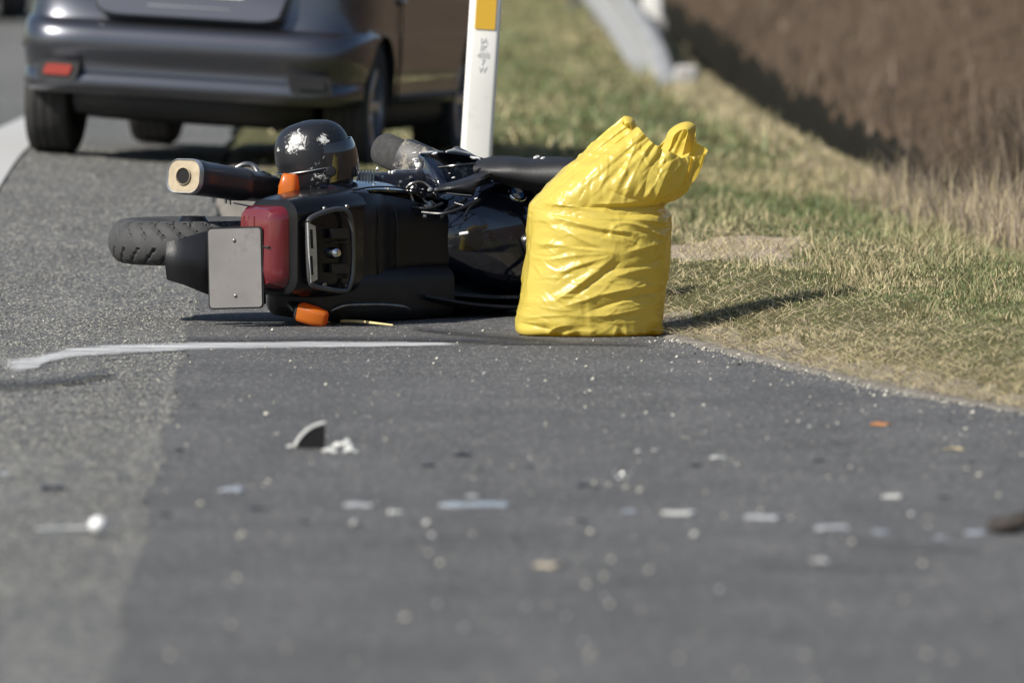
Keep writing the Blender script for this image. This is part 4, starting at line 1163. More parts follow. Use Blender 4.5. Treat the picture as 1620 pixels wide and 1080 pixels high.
# seat and grab edge
def sring(a, bt, hw, drop, n=14):
    out = []
    for k in range(n + 1):
        t = -1 + 2 * k / n
        out.append(B(a, bt - .035 * abs(t) ** 3.2 - .004 * math.cos(t * 3), hw * t - .012))
    out += [B(a, bt - drop, hw * .96 - .012), B(a, bt - drop, -hw * .96 - .012)]
    return out
sr = []
for a, bt, hw, dr in ((.19, .90, .165, .10), (.20, .925, .185, .12), (.26, .935, .192, .13), (.34, .925, .190, .13), (.40, .905, .186, .13), (.44, .880, .182, .12), (.50, .862, .176, .12), (.58, .852, .165, .12), (.66, .850, .148, .12), (.74, .852, .128, .11), (.80, .86, .112, .11), (.825, .855, .10, .09)):
    sr.append(sring(a, bt, hw, dr))
st = part('seat', loft(sr), M['seat_vinyl'])
for a, bt, hw in ((.335, .929, .18), (.50, .866, .165)):
    part('seat_seam', tube([B(a, bt - .035 * abs(t) ** 3.2, hw * t - .012) for t in np.linspace(-.97, .97, 9)], .0028, 6), M['black_plastic'], st)
part('seat_edge', tube([P(558, 312, .28), P(566, 335, .26), P(574, 362, .22), P(578, 380, .2)], .004, 6), M['steel'], st)

# side panels
for s, nm in ((1, 'side_panel'), (-1, 'side_panel')):
    part(nm, sheet([[B(.22, .86, s*.185), B(.24, .74, s*.205), B(.30, .60, s*.19)], [B(.45, .84, s*.185), B(.45, .70, s*.215), B(.46, .54, s*.20)], [B(.68, .82, s*.165), B(.68, .68, s*.20), B(.66, .56, s*.19)], [B(.90, .80, s*.12), B(.86, .68, s*.16), B(.80, .60, s*.17)]], .01), M['gloss_blue'])
# tank
def tring(a, bt, bb, hw, n=26):
    out = []
    for k in range(n):
        t = 2 * math.pi * k / n
        c, s = math.cos(t), math.sin(t); e = 2.7
        out.append(B(a, (bt + bb) / 2 + (bt - bb) / 2 * math.copysign(abs(s) ** (2/e), s), hw * math.copysign(abs(c) ** (2/e), c) - .01))
    return out
tk = part('fuel_tank', loft([tring(a, bt, bb, hw) for a, bt, bb, hw in ((.765, .80, .66, .06), (.775, .84, .62, .10), (.80, .875, .60, .125), (.86, .92, .58, .16), (.94, .97, .56, .195), (1.03, 1.01, .55, .215), (1.14, 1.03, .55, .222), (1.26, 1.02, .56, .215), (1.36, .98, .58, .19), (1.42, .90, .62, .14), (1.44, .82, .66, .06))]), M['gloss_blue'])
cc = B(1.08, 1.026, -.03)
part('filler_cap', lathe([(0, .010), (.05, .008), (.062, .004), (.066, -.004), (.066, -.03)], cc, bu + .05 * bf, 32), M['black_satin'], tk)
part('cap_lock', lathe([(0, .018), (.008, .017), (.010, .008)], cc, bu, 16), M['chrome'], tk)
part('tank_stripe', box(P(734, 369, -.02), .036, .008, .011, bev=.3, ax=(np.array([.96, -.2, .16]), np.array([.2, .96, 0]), np.array([-.16, 0, .98]))), M['emblem_white'], tk)
# roundel emblem on the tank flank
def bvh_hit(o, px, py):
    bpy.context.view_layer.update()
    d = ray(px, py); d /= np.linalg.norm(d)
    mi_ = o.matrix_world.inverted()
    ok, loc, nor, _ = o.ray_cast(mi_ @ Vector(CAM), (mi_.to_3x3() @ Vector(d)).normalized())
    return (np.array(o.matrix_world @ loc), np.array(nor)) if ok else (None, None)
ec, en = bvh_hit(tk, 818, 307)
if ec is None: ec, en = B(1.12, .9, .21), bl.copy()
em = part('emblem', lathe([(0, .004), (.034, .004), (.037, .002), (.037, -.006)], ec, en, 32), M['black_satin'], tk)
part('emblem_rim', lathe([(.033, .0045), (.036, .0055), (.038, .003), (.038, -.004)], ec, en, 32), M['chrome'], tk)
s_ = bf - en * bf.dot(en); s_ /= np.linalg.norm(s_); q_ = np.cross(en, s_)
for k in range(4):
    ring0 = [ec + en * .0065] + [ec + en * .0062 + .0255 * (math.cos(t) * s_ + math.sin(t) * q_) for t in np.linspace(k * math.pi / 2, (k + 1) * math.pi / 2, 9)]
    ring1 = [p - en * .004 for p in ring0]
    part('emblem_quarter', loft([ring1, ring0]), M['emblem_blue'] if k % 2 else M['emblem_white'], tk, smooth=False)

# engine
eg = part('engine_block', loft([bring(a, b0, b1, -.2, c1, .03) for a, b0, b1, c1 in ((.50, .32, .58, .16), (.52, .28, .62, .19), (.80, .25, .62, .20), (1.05, .28, .60, .19), (1.08, .32, .56, .16))]), M['black_satin'])
part('cylinder_cover', sheet([[P(590, 277, .30), P(640, 275, .36), P(690, 272, .42)], [P(588, 283, .25), P(640, 280, .31), P(690, 278, .37)], [P(586, 304, .24), P(640, 303, .30), P(690, 304, .36)], [P(580, 318, .27), P(640, 318, .33), P(690, 320, .39)]], .02), M['scuffed_light'], eg)
part('cylinder_cover', sheet([[P(568, 320, .20), P(620, 318, .26), P(700, 318, .34)], [P(566, 334, .16), P(620, 330, .22), P(700, 330, .30)]], .02), M['black_plastic'], eg)
g = box(P(577, 286, .24), .065, .06, .065, bev=.1)
fb = part('cylinder_head', g, M['alu'], eg)
for k in range(6):
    x = 566 + k * 5.0
    part('cooling_fin', beam(P(x + 1.2, 268, .205), P(x - 1, 290, .205), .0055, .016, up=(0, 1, 0)), M['alu'], eg)
part('head_flange', beam(P(560, 297, .19), P(594, 298, .21), .010, .02, up=(0, 1, 0)), M['alu'], eg)
part('coolant_hose', tube([P(556, 302, .17), P(564, 307, .165), P(572, 314, .16), P(582, 312, .165), P(590, 301, .18)], .0125, 12), M['hose'], eg)
part('cover_rail', beam(P(624, 271, .34), P(664, 270, .40), .012, .016, up=(0, 1, 0)), M['alu'], eg)
part('fin_tray', beam(P(555, 320, .14), P(590, 319, .18), .03, .008), M['alu'], eg)
for x, y, r in ((597, 268, .006), (616, 273, .0045), (621, 273, .005), (605, 280, .0035), (619, 303, .005), (663, 262, .008), (690, 250, .0)):
    if r: part('cover_bolt', ellipsoid(P(x, y, .22), ((r, 0, 0), (0, r, 0), (0, 0, r * 1.5)), 8, 6), M['torn_edge'], eg)
part('starter_housing', tube([P(622, 313, .2), P(646, 313, .24)], .018, 12), M['rust'], eg)
# shattered cast pieces below the fairing
gb = np.random.default_rng(5)
for k in range(26):
    px, py = 652 + 42 * gb.random(), 297 + 28 * gb.random() ** .8
    r = .004 + .012 * gb.random() ** 1.5
    V, F = ellipsoid(P(px, py, .18 + .05 * gb.random()), (np.array([r, r*.4, r*gb.uniform(-.8, .8)]), np.array([0, r*.6, 0]), np.array([-r*.5, 0, r*.7])), 6, 4)
    part('broken_casting', (V, F), M['alu'] if gb.random() < .45 else M['black_satin'], eg, smooth=False)
part('broken_bracket', tube([P(654, 295, .17), P(649, 302, .17), P(651, 312, .17), P(654, 320, .17)], .0055, 8), M['alu'], eg)

# broken left fairing, mirror shell, windscreen edge
def px3(*pts): return [P(*p) for p in pts]
fr = part('fairing_panel', sheet([px3((664, 244, .52), (690, 240, .60), (725, 243, .68), (765, 250, .74)), px3((668, 262, .46), (700, 262, .66), (735, 266, .74), (780, 268, .76)), px3((676, 296, .40), (704, 296, .62), (740, 296, .70), (790, 290, .72)), px3((690, 316, .34), (715, 318, .56), (750, 318, .62), (790, 316, .64))], .012), M['black_satin'])
part('fairing_flap', sheet([px3((663, 246, .42), (672, 251, .36), (684, 252, .36)), px3((668, 262, .38), (684, 268, .30), (697, 268, .31)), px3((676, 282, .32), (692, 288, .26), (704, 284, .27)), px3((688, 304, .28), (700, 305, .24), (712, 300, .25))], .01), M['gloss_blue'], fr)
part('fairing_flap', sheet([px3((684, 252, .40), (694, 256, .40)), px3((698, 266, .36), (708, 270, .37)), px3((704, 284, .34), (712, 284, .36))], .008), M['black_plastic'], fr)
blk = part('hand_guard', sheet([px3((694, 294, .24), (720, 288, .24), (752, 277, .26), (772, 264, .30), (800, 254, .36)), px3((693, 299, .20), (722, 295, .19), (750, 287, .20), (776, 275, .22), (805, 266, .30)), px3((694, 304, .22), (722, 302, .20), (748, 301, .20), (754, 288, .24), (775, 282, .30)), px3((704, 304, .26), (722, 307, .26), (746, 310, .26), (752, 296, .30), (778, 288, .36))], .01), M['black_plastic'])
part('guard_edge', beam(P(706, 305.5, .195), P(746, 309.5, .20), .004, .006, up=(0, 1, 0)), M['steel'], blk)
hbc = part('handlebar_cover', sheet([px3((756, 256, .34), (778, 250, .33), (806, 249, .32), (838, 252, .30), (868, 250, .27), (895, 251, .24), (915, 254, .22)),
    px3((750, 264, .29), (776, 262, .25), (806, 262, .21), (838, 264, .19), (868, 263, .17), (895, 263, .15), (915, 265, .14)),
    px3((752, 272, .28), (776, 273, .22), (806, 278, .19), (838, 283, .17), (868, 285, .15), (895, 285, .13), (915, 284, .12)),
    px3((762, 276, .30), (780, 281, .26), (806, 290, .24), (838, 296, .22), (868, 300, .20), (895, 302, .18), (915, 297, .16)),
    px3((770, 278, .36), (786, 284, .33), (808, 293, .32), (840, 300, .31), (868, 304, .30), (895, 307, .27), (915, 300, .25))], .012), M['dull_plastic'])
part('cover_lining', sheet([px3((756, 257, .36), (838, 254, .33), (910, 256, .28)), px3((760, 280, .44), (838, 290, .42), (910, 294, .36))], .02), M['soot_shade'], hbc)
for path in ([(664, 242, .505), (676, 241.5, .53), (686, 240.5, .55), (700, 240, .60)], [(706, 240, .60), (716, 238.5, .64), (730, 240.5, .68), (742, 243, .70)], [(744, 248, .60), (750, 250, .60), (757, 250.5, .60), (760, 253, .60)], [(657, 252, .40), (659, 262, .38), (662, 268, .38)]):
    part('torn_edge', tube([P(*p) for p in path], [.003, .006, .0045, .003], 6), M['torn_edge'], fr)
for x, y, r, Y in ((688, 243, .009, .5), (657, 252, .008, .38), (660, 267, .006, .38), (655, 242, .006, .49), (717, 281, .005, .22), (711, 274, .003, .3), (848, 249, .010, .05), (858, 250, .007, .05), (753, 314, .005, .2), (723, 322, .004, .2)):
    V, F = ellipsoid((0, 0, 0), ((r * 1.3, 0, r * .4), (0, r * .6, 0), (-.2 * r, 0, r * .55)), 7, 5)
    V = np.array(V) * gb.uniform(.45, 1.25, (len(V), 1)) + P(x, y, Y)
    part('torn_edge', (V, F), M['torn_edge'], fr, smooth=False)
part('brake_lever', tube([P(694, 265, .28), P(720, 262, .25), P(752, 259, .24)], .005, 8), M['black_satin'])
part('handlebar', tube([B(1.02, 1.05, -.34), B(1.00, 1.07, -.2), B(1.06, 1.06, -.06), B(1.06, 1.06, .06), B(1.0, 1.07, .2), P(770, 268, .34)], .012, 10), M['black_satin'])
part('cable', tube([P(738, 316, .22), P(722, 325, .16), P(708, 332, .12), P(698, 345, .08)], .007, 8), M['black_plastic'])
part('cable', tube([P(760, 316, .2), P(742, 330, .12), P(735, 348, .06)], .005, 8), M['black_plastic'])
part('clutch_linkage', beam(P(719, 321, .15), P(733, 325, .13), .003, .004), M['steel'])
# right-hand side, underneath: fairing, crash bar, cylinder, footrest resting on the road
part('right_fairing', sheet([[B(.52, .80, -.17), B(.55, .55, -.25), B(.60, .34, -.20)], [B(.75, .86, -.20), B(.78, .58, -.275), B(.80, .30, -.22)], [B(1.0, .98, -.22), B(1.0, .66, -.285), B(1.0, .32, -.22)], [B(1.3, 1.02, -.2), B(1.3, .7, -.27), B(1.3, .4, -.2)], [B(1.55, .95, -.12), B(1.55, .7, -.18), B(1.5, .5, -.14)]], .012), M['dull_plastic'])
part('right_fairing', sheet([[B(.56, .95, -.20), B(.56, .74, -.265)], [B(.8, 1.0, -.24), B(.8, .76, -.28)], [B(1.05, 1.05, -.25), B(1.05, .8, -.285)], [B(1.3, 1.02, -.2), B(1.3, .8, -.26)]], .01), M['dull_plastic'])
part('dark_side_fill', loft([bring(a_, b0, b1, c0, -.10, .05) for a_, b0, b1, c0 in ((.0, .70, .88, -.225), (.04, .64, .92, -.262), (.25, .56, .94, -.285), (.50, .48, .93, -.290), (.75, .46, .92, -.288), (.80, .52, .86, -.26))]), M['dull_plastic'])  # added dark fill that closes the light gap down to the road
part('crash_bar', tube([P(512, 500, -.30), P(524, 492, -.34), P(542, 484, -.33), P(570, 482, -.29), P(610, 482, -.23), P(638, 485, -.17), P(648, 490, -.10)], .0055, 10), M['steel'])
part('nose_cowl', loft([bring(1.30, .52, .96, -.24, .06, .08), bring(1.42, .54, .94, -.22, .04, .09), bring(1.48, .60, .88, -.16, .0, .07)]), M['gloss_blue'])
part('fork_leg', tube([B(1.32, .92, .10), FC + fax * .10], .024, 12), M['steel'])
part('fork_leg', tube([B(1.32, .92, -.10), FC - fax * .10], .024, 12), M['steel'])

# cables, hoses, screws and brackets of the exposed middle
for pts, r, m_ in (([P(596, 322, .16), P(640, 326, .12), P(676, 330, .10), P(700, 322, .14)], .006, 'black_plastic'), ([P(600, 312, .22), P(634, 317, .18), P(668, 312, .18), P(690, 306, .2)], .005, 'black_satin'),
                  ([P(668, 336, .08), P(700, 338, .04), P(728, 330, .06), P(752, 318, .12)], .006, 'black_plastic'), ([P(640, 300, .2), P(652, 290, .19), P(668, 288, .2), P(680, 296, .2)], .0045, 'steel'),
                  ([P(604, 300, .21), P(618, 305, .19), P(634, 300, .2)], .005, 'steel')):
    part('cable', tube(pts, r, 8), M[m_])
for x, y, Y in ((581, 330, .12), (606, 336, .10), (672, 342, .05), (690, 300, .17), (634, 288, .22), (650, 281, .30), (676, 279, .35), (604, 290, .22)):
    part('screw', lathe([(0, .005), (.006, .004), (.0075, 0), (.0075, -.006)], P(x, y, Y), np.array([.1, -.8, .6]), 10), M['steel'])
part('bracket', beam(P(612, 322, .15), P(648, 330, .12), .016, .006), M['steel'])
part('bracket', beam(P(664, 322, .15), P(688, 332, .11), .014, .006), M['black_plastic'])
part('panel_gap', tube([B(.22, .90, .192), B(.34, .872, .2), B(.5, .838, .196), B(.68, .818, .178)], .0035, 6), M['soot_shade'])
for a_, c_ in ((.0, .165), (.12, .17), (.0, -.17), (.12, -.18)):
    part('screw', lathe([(0, .004), (.007, .003), (.009, -.002)], B(a_, .968, c_ * .82), bu, 12), M['steel'])
# indicators
def indicator(base, tip, w0, w1, stalk, up):
    base, tip, stalk = (np.asarray(v) for v in (base, tip, stalk))
    t = tip - base; L = np.linalg.norm(t); t /= L
    s = np.cross(t, up); s /= np.linalg.norm(s); u = np.cross(s, t)
    rg = lambda d, w_, h_: [base + t * d + s * x + u * y for x, y in rrect(w_, h_, min(w_, h_) * .3, 4)]
    li = part('indicator', loft([rg(0, w0 * .95, w0 * .8), rg(.006, w0, w0 * .9), rg(L * .55, w0 * .98, w0 * .9), rg(L * .93, w1, w1 * .85), rg(L, w1 * .8, w1 * .6)]), M['amber'])
    part('indicator_base', loft([rg(-.012, w0 * .7, w0 * .6), rg(-.006, w0 * .9, w0 * .8), rg(-.0005, w0 * .97, w0 * .82)]), M['black_plastic'], li)
    part('indicator_stalk', tube([base - t * .01, stalk], .016, 12), M['black_plastic'], li)
    return li
indicator(P(455, 319, -.12), P(459, 275, -.12), .072, .056, P(453, 345, -.10), np.array([.25, 1.0, 0]))
indicator(P(474, 493, -.42), P(516, 505, -.46), .068, .056, P(450, 470, -.20), np.array([.0, 1.0, .2]))

# ------------------------------------------------------------------ helmet resting on the engine
M['helmet_black'] = None
def helmet_mat():
    m, n, l, b = nodes('helmet_shell')
    b.inputs['Base Color'].default_value = (.012, .0125, .015, 1)
    b.inputs['Roughness'].default_value = .42
    tc = n.new('ShaderNodeTexCoord')
    t = n.new('ShaderNodeTexNoise'); t.inputs['Scale'].default_value = 40; t.inputs['Detail'].default_value = 10; t.inputs['Roughness'].default_value = .75; t.inputs['Distortion'].default_value = 1.4
    l.new(tc.outputs['Object'], t.inputs['Vector'])
    total = None
    for (c, r, k) in SCUFFS:
        d = n.new('ShaderNodeVectorMath'); d.operation = 'DISTANCE'
        d.inputs[1].default_value = c
        l.new(tc.outputs['Object'], d.inputs[0])
        mr = n.new('ShaderNodeMapRange'); mr.inputs['From Min'].default_value = 0; mr.inputs['From Max'].default_value = r
        mr.inputs['To Min'].default_value = k; mr.inputs['To Max'].default_value = 0
        l.new(d.outputs['Value'], mr.inputs['Value'])
        if total is None: total = mr.outputs['Result']
        else:
            a_ = n.new('ShaderNodeMath'); a_.operation = 'MAXIMUM'; l.new(total, a_.inputs[0]); l.new(mr.outputs['Result'], a_.inputs[1]); total = a_.outputs[0]
    a_ = n.new('ShaderNodeMath'); a_.operation = 'ADD'; l.new(total, a_.inputs[0]); l.new(t.outputs['Fac'], a_.inputs[1])
    mr = n.new('ShaderNodeMapRange'); mr.inputs['From Min'].default_value = .64; mr.inputs['From Max'].default_value = .71
    l.new(a_.outputs[0], mr.inputs['Value'])
    mx = n.new('ShaderNodeMix'); mx.data_type = 'RGBA'; mx.inputs['A'].default_value = (.012, .0125, .015, 1); mx.inputs['B'].default_value = (.62, .62, .61, 1)
    l.new(mr.outputs['Result'], mx.inputs['Factor']); l.new(mx.outputs['Result'], b.inputs['Base Color'])
    mrr = n.new('ShaderNodeMapRange'); mrr.inputs['To Min'].default_value = .36; mrr.inputs['To Max'].default_value = .8
    l.new(mr.outputs['Result'], mrr.inputs['Value']); l.new(mrr.outputs['Result'], b.inputs['Roughness'])
    bp = n.new('ShaderNodeBump'); bp.inputs['Distance'].default_value = -.0012
    l.new(mr.outputs['Result'], bp.inputs['Height']); l.new(bp.outputs['Normal'], b.inputs['Normal'])
    return m
HC = P(496, 252, .04)
ha = R(-9)                                                        # the rim line rises to the right
hu = np.array([math.sin(ha) * -1 * -1, .0, math.cos(ha)]); hu = np.array([-.17, -.05, .98]); hu /= np.linalg.norm(hu)
hr = np.array([.985, .10, .17]); hr -= hu * hr.dot(hu); hr /= np.linalg.norm(hr); hb = np.cross(hu, hr)   # right (face), up, back
hz = P(496, 318, .04)
hel = thing('helmet', 'scuffed black motorcycle helmet resting on the engine of the fallen motorcycle', 'helmet', hz)
def hpt(px, py):                                                   # scuff centre on the near face
    q = P(px, py, .04) - HC
    return tuple((P(px, py, .04) - hz) + np.array([0, -1, 0]) * math.sqrt(max(0, .0196 - q.dot(q))))
SCUFFS = [(hpt(470, 222), .060, .36), (hpt(461, 232), .035, .30), (hpt(512, 219), .030, .34), (hpt(536, 199), .025, .24), (hpt(478, 232), .03, .3), (hpt(533, 255), .03, .16), (hpt(505, 275), .07, .155), (hpt(520, 240), .05, .13), (hpt(444, 236), .022, .24)]
M['helmet_black'] = helmet_mat()
def hshell(z0, z1, sc=1.0, m=18, n=48, top=True):
    V, F = [], []
    for i in range(m + 1):
        z = z0 + (z1 - z0) * i / m
        # profile of a full-face helmet: crown dome, straight flanks, drawn-in neck
        if z > -.02: r = max(0.0, 1 - ((z + .02) / .163) ** 3.2) ** (1 / 2.6)
        else: r = 1 - .22 * ((-.02 - z) / .125) ** 2
        for j in range(n):
            t = 2 * math.pi * j / n
            cx_, cy_ = math.cos(t), math.sin(t)
            rx = .142 * (1 + .04 * cx_ * (1 if z < 0 else .3)); ry = .132
            V.append(HC + sc * (hr * rx * r * cx_ + hb * ry * r * cy_) + hu * z)
    for i in range(m):
        for j in range(n):
            k = (j + 1) % n
            F.append((i*n+j, i*n+k, (i+1)*n+k, (i+1)*n+j))
    F.append(tuple(m*n + j for j in range(n))); F.append(tuple(range(n - 1, -1, -1)))
    return V, F
def hp(name, VF, m, **k): return obj(name, VF[0], VF[1], m, hel, origin=hz, **k)
hp('shell', hshell(-.028, .1425), M['helmet_black'], sharp=60)
hp('lower_shell', hshell(-.142, -.030, .975), M['helmet_black'], sharp=60)
rimp = [HC + hu * -.029 + .99 * (hr * .147 * math.cos(t) + hb * .133 * math.sin(t)) for t in np.linspace(0, 2*np.pi, 49)]
hp('edge_trim', tube(rimp, .0028, 6, smooth=False), M['steel'])
rimp = [HC + hu * -.098 + .982 * (hr * .131 * math.cos(t) + hb * .121 * math.sin(t)) for t in np.linspace(0, 2*np.pi, 49)]
hp('edge_trim', tube(rimp, .003, 6, smooth=False), M['dark_chrome'])
vz = []
for z in np.linspace(.055, -.085, 9):
    row = []
    for t in np.linspace(-1.35, 1.2, 15):
        k = 1.0 + .06 * math.cos(t * 1.15) * (1 - (abs(z + .015) / .09) ** 2)
        r = max(0.0, 1 - (max(0, z + .02) / .163) ** 3.2) ** (1 / 2.6)
        row.append(HC + hr * .152 * k * r * math.cos(t) + hb * .135 * k * r * math.sin(t) + hu * z)
    vz.append(row)
M['visor'] = mat('visor', (0.02, 0.022, 0.026), 0.06, coat=1.0)
hp('visor', sheet(vz, .004, per=2), M['visor'])
hp('visor_hinge', lathe([(0, .012), (.016, .011), (.02, .004), (.02, -.01)], HC + hr * .045 - hb * .128 - hu * .045, -hb, 20), M['black_plastic'])
hp('chin_strap', tube([HC + hr * .02 - hu * .135 - hb * .08, HC + hr * .04 - hu * .158 - hb * .05, HC + hr * .07 - hu * .15 + hb * .0], .008, 8), M['black_plastic'])
# ------------------------------------------------------------------ debris strewn over the road, each piece a thing
M['shard_black'] = mat('shard_black', (.02, .02, .022), .35, var=.2)
M['shard_skytint'] = mat('shard_skytint', (.36, .385, .43), .2, spec=.6, coat=.4)  # pale grey plastic with the blue of reflected sky put into its colour
M['shard_pale'] = mat('shard_pale', (.44, .45, .46), .3, var=.15)
M['shard_white'] = mat('shard_white', (.60, .60, .57), .45, var=.2, vscale=40)
M['shard_silver'] = mat('shard_silver', (.55, .55, .54), .3, metal=.6, var=.3, vscale=60)
M['shard_beige'] = mat('shard_beige', (.50, .44, .33), .7)
M['leaf_orange'] = mat('leaf_orange', (.48, .20, .06), .7, var=.3, vscale=60)
M['bark'] = mat('bark', (.035, .028, .022), .85, var=.5, vscale=30, bump=.01, bscale=40)
M['straw'] = mat('straw', (.70, .56, .27), .6, var=.15)
M['scrap_white'] = mat('scrap_white', (.70, .70, .66), .5, var=.35, vscale=70)
M['stopper_white'] = mat('stopper_white', (.86, .86, .85), .4)
M['panel_black'] = mat('panel_black', (.012, .012, .012), .8, spec=.15)
dg = np.random.default_rng(23)
GRP = 'crash debris on the road'
def ground_at(px, py):
    q = GP(px, py); q[2] = float(gz(q[0], q[1])) + .010
    return q, FPX / (q[1] + 37)
def blur_px(py):                                                   # softening of the focus at that row
    return max(0.0, 17 * (py - 560) / 260)
def shard(name, px, py, w_px, h_px, m, label, cat='debris', arch=.0, tilt=0.0, stand=None, group=GRP):
    """irregular curved fragment, W_PX wide in the photograph"""
    q, S = ground_at(px, py + h_px * .35)
    c_ = blur_px(py)
    w_px = max(w_px - .55 * c_, 6.0); h_px = max(h_px - .65 * c_, 3.0)
    w = w_px / S; hgt = max(.005, (stand if stand is not None else h_px * .45) / S); dep = w * dg.uniform(.35, .6)
    rows = []
    nn = 6
    prof = dg.uniform(.25, 1.25, nn); prof[0] *= dg.uniform(.1, .8); prof[-1] *= dg.uniform(.1, .8)
    for i in range(4):
        v = i / 3 - .5; row = []
        for j in range(nn):
            u = j / (nn - 1) - .5
            jag = dg.normal(0, .05)
            hh = hgt * (.25 + (1 - (2 * u) ** 2) * arch + (v + .5) * .75 * dg.uniform(.8, 1.15)) + u * w * tilt
            hh *= prof[j]
            row.append((u * w * (1 + .15 * math.sin(v * 5)) + jag * w * .5 * (i in (0, 3)), v * dep + jag * dep, max(.002, hh)))
        rows.append(row)
    V, F = sheet(rows, min(.006, w * .1), per=2)
    V = V - np.array([0, 0, V[:, 2].min()])
    o = obj(name, V, F, m); o.location = q; o.rotation_euler = (0, 0, dg.uniform(-.5, .5))
    return tag(o, label, cat, group)
def lump(name, px, py, w_px, h_px, m, label, cat='debris', group=GRP, rough=.22):
    c_ = blur_px(py) * (0 if cat == 'clod' else 1)
    if py > 930: w_px *= .75; h_px *= .75
    w_px = max(w_px - .6 * c_, w_px * .5, 4); h_px = max(h_px - .6 * c_, h_px * .5, 3.5)
    q, S = ground_at(px, py + h_px * .45)
    big = cat == 'clod'
    V, F = ellipsoid((0, 0, h_px / S * .45), ((w_px / S / 2, 0, 0), (0, w_px / S / 2.4, 0), (dg.uniform(-.3, .3) * w_px / S, 0, h_px / S / 2)), 14 if big else 7, 9 if big else 5)
    V = np.array(V); nz = fbm(V[:, 0] * 60 + px, V[:, 2] * 60 + V[:, 1] * 50 + py, 3) - .5
    V = V * (1 + rough * 2 * nz[:, None])
    if not big: V = V * dg.uniform(.65, 1.25, (len(V), 1))
    V[:, 2] -= V[:, 2].min()
    o = obj(name, V, F, m, smooth=big); o.location = q
    return tag(o, label, cat, group)

# the standing wedge of broken fairing with its chalky rim
q, S = ground_at(492, 714)
wd = thing('plastic_fragment', 'black wedge of broken plastic standing upright with a chalky white rim', 'debris', q, (0, 0, .1), GRP)
ol = [(-.046, 0), (.040, 0), (.043, .04), (.042, .070), (.014, .062), (-.014, .046), (-.034, .024)]
V, F = loft([[(x, y * .3 - .012 + d, y) for x, y in ol] for d in (0, .012)])
obj('panel', V, F, M['panel_black'], wd, smooth=False)
V, F = tube([(-.049, -.010, .004), (-.037, -.004, .025), (-.015, .003, .048), (.014, .008, .065), (.043, .010, .073)], .005, 7)
obj('torn_rim', V, F, M['shard_white'], wd)
lump('plastic_fragment', 458, 711, 17, 11, M['shard_white'], 'small white crumb at the left foot of the standing black wedge')
for k, (dx, dy, w_, h_) in enumerate(((522, 717, 30, 14), (540, 707, 36, 24), (555, 716, 28, 15))):
    shard('foil_scrap', dx, dy, w_, h_, M['scrap_white'], ['thin pale scrap touching the right foot of the standing black wedge', 'crumpled pale scrap standing right of the standing black wedge', 'outermost pale scrap right of the standing black wedge'][k], 'debris', arch=.8)

# white cap with its thin stalk
q, S = ground_at(155, 850)
cpn = thing('round_stopper', 'bright white rounded plastic stopper on the old asphalt at lower left', 'debris', q, (0, 0, 0), GRP)
V, F = ellipsoid((0, 0, .021), ((.023, 0, .006), (0, .021, 0), (-.006, 0, .021)), 18, 12)
obj('head', V, F, M['stopper_white'], cpn)
V, F = tube([(-.02, 0, .015), (-.08, .01, .012), (-.16, .0, .008)], .004, 8)
obj('stem', V, F, M['shard_pale'], cpn)

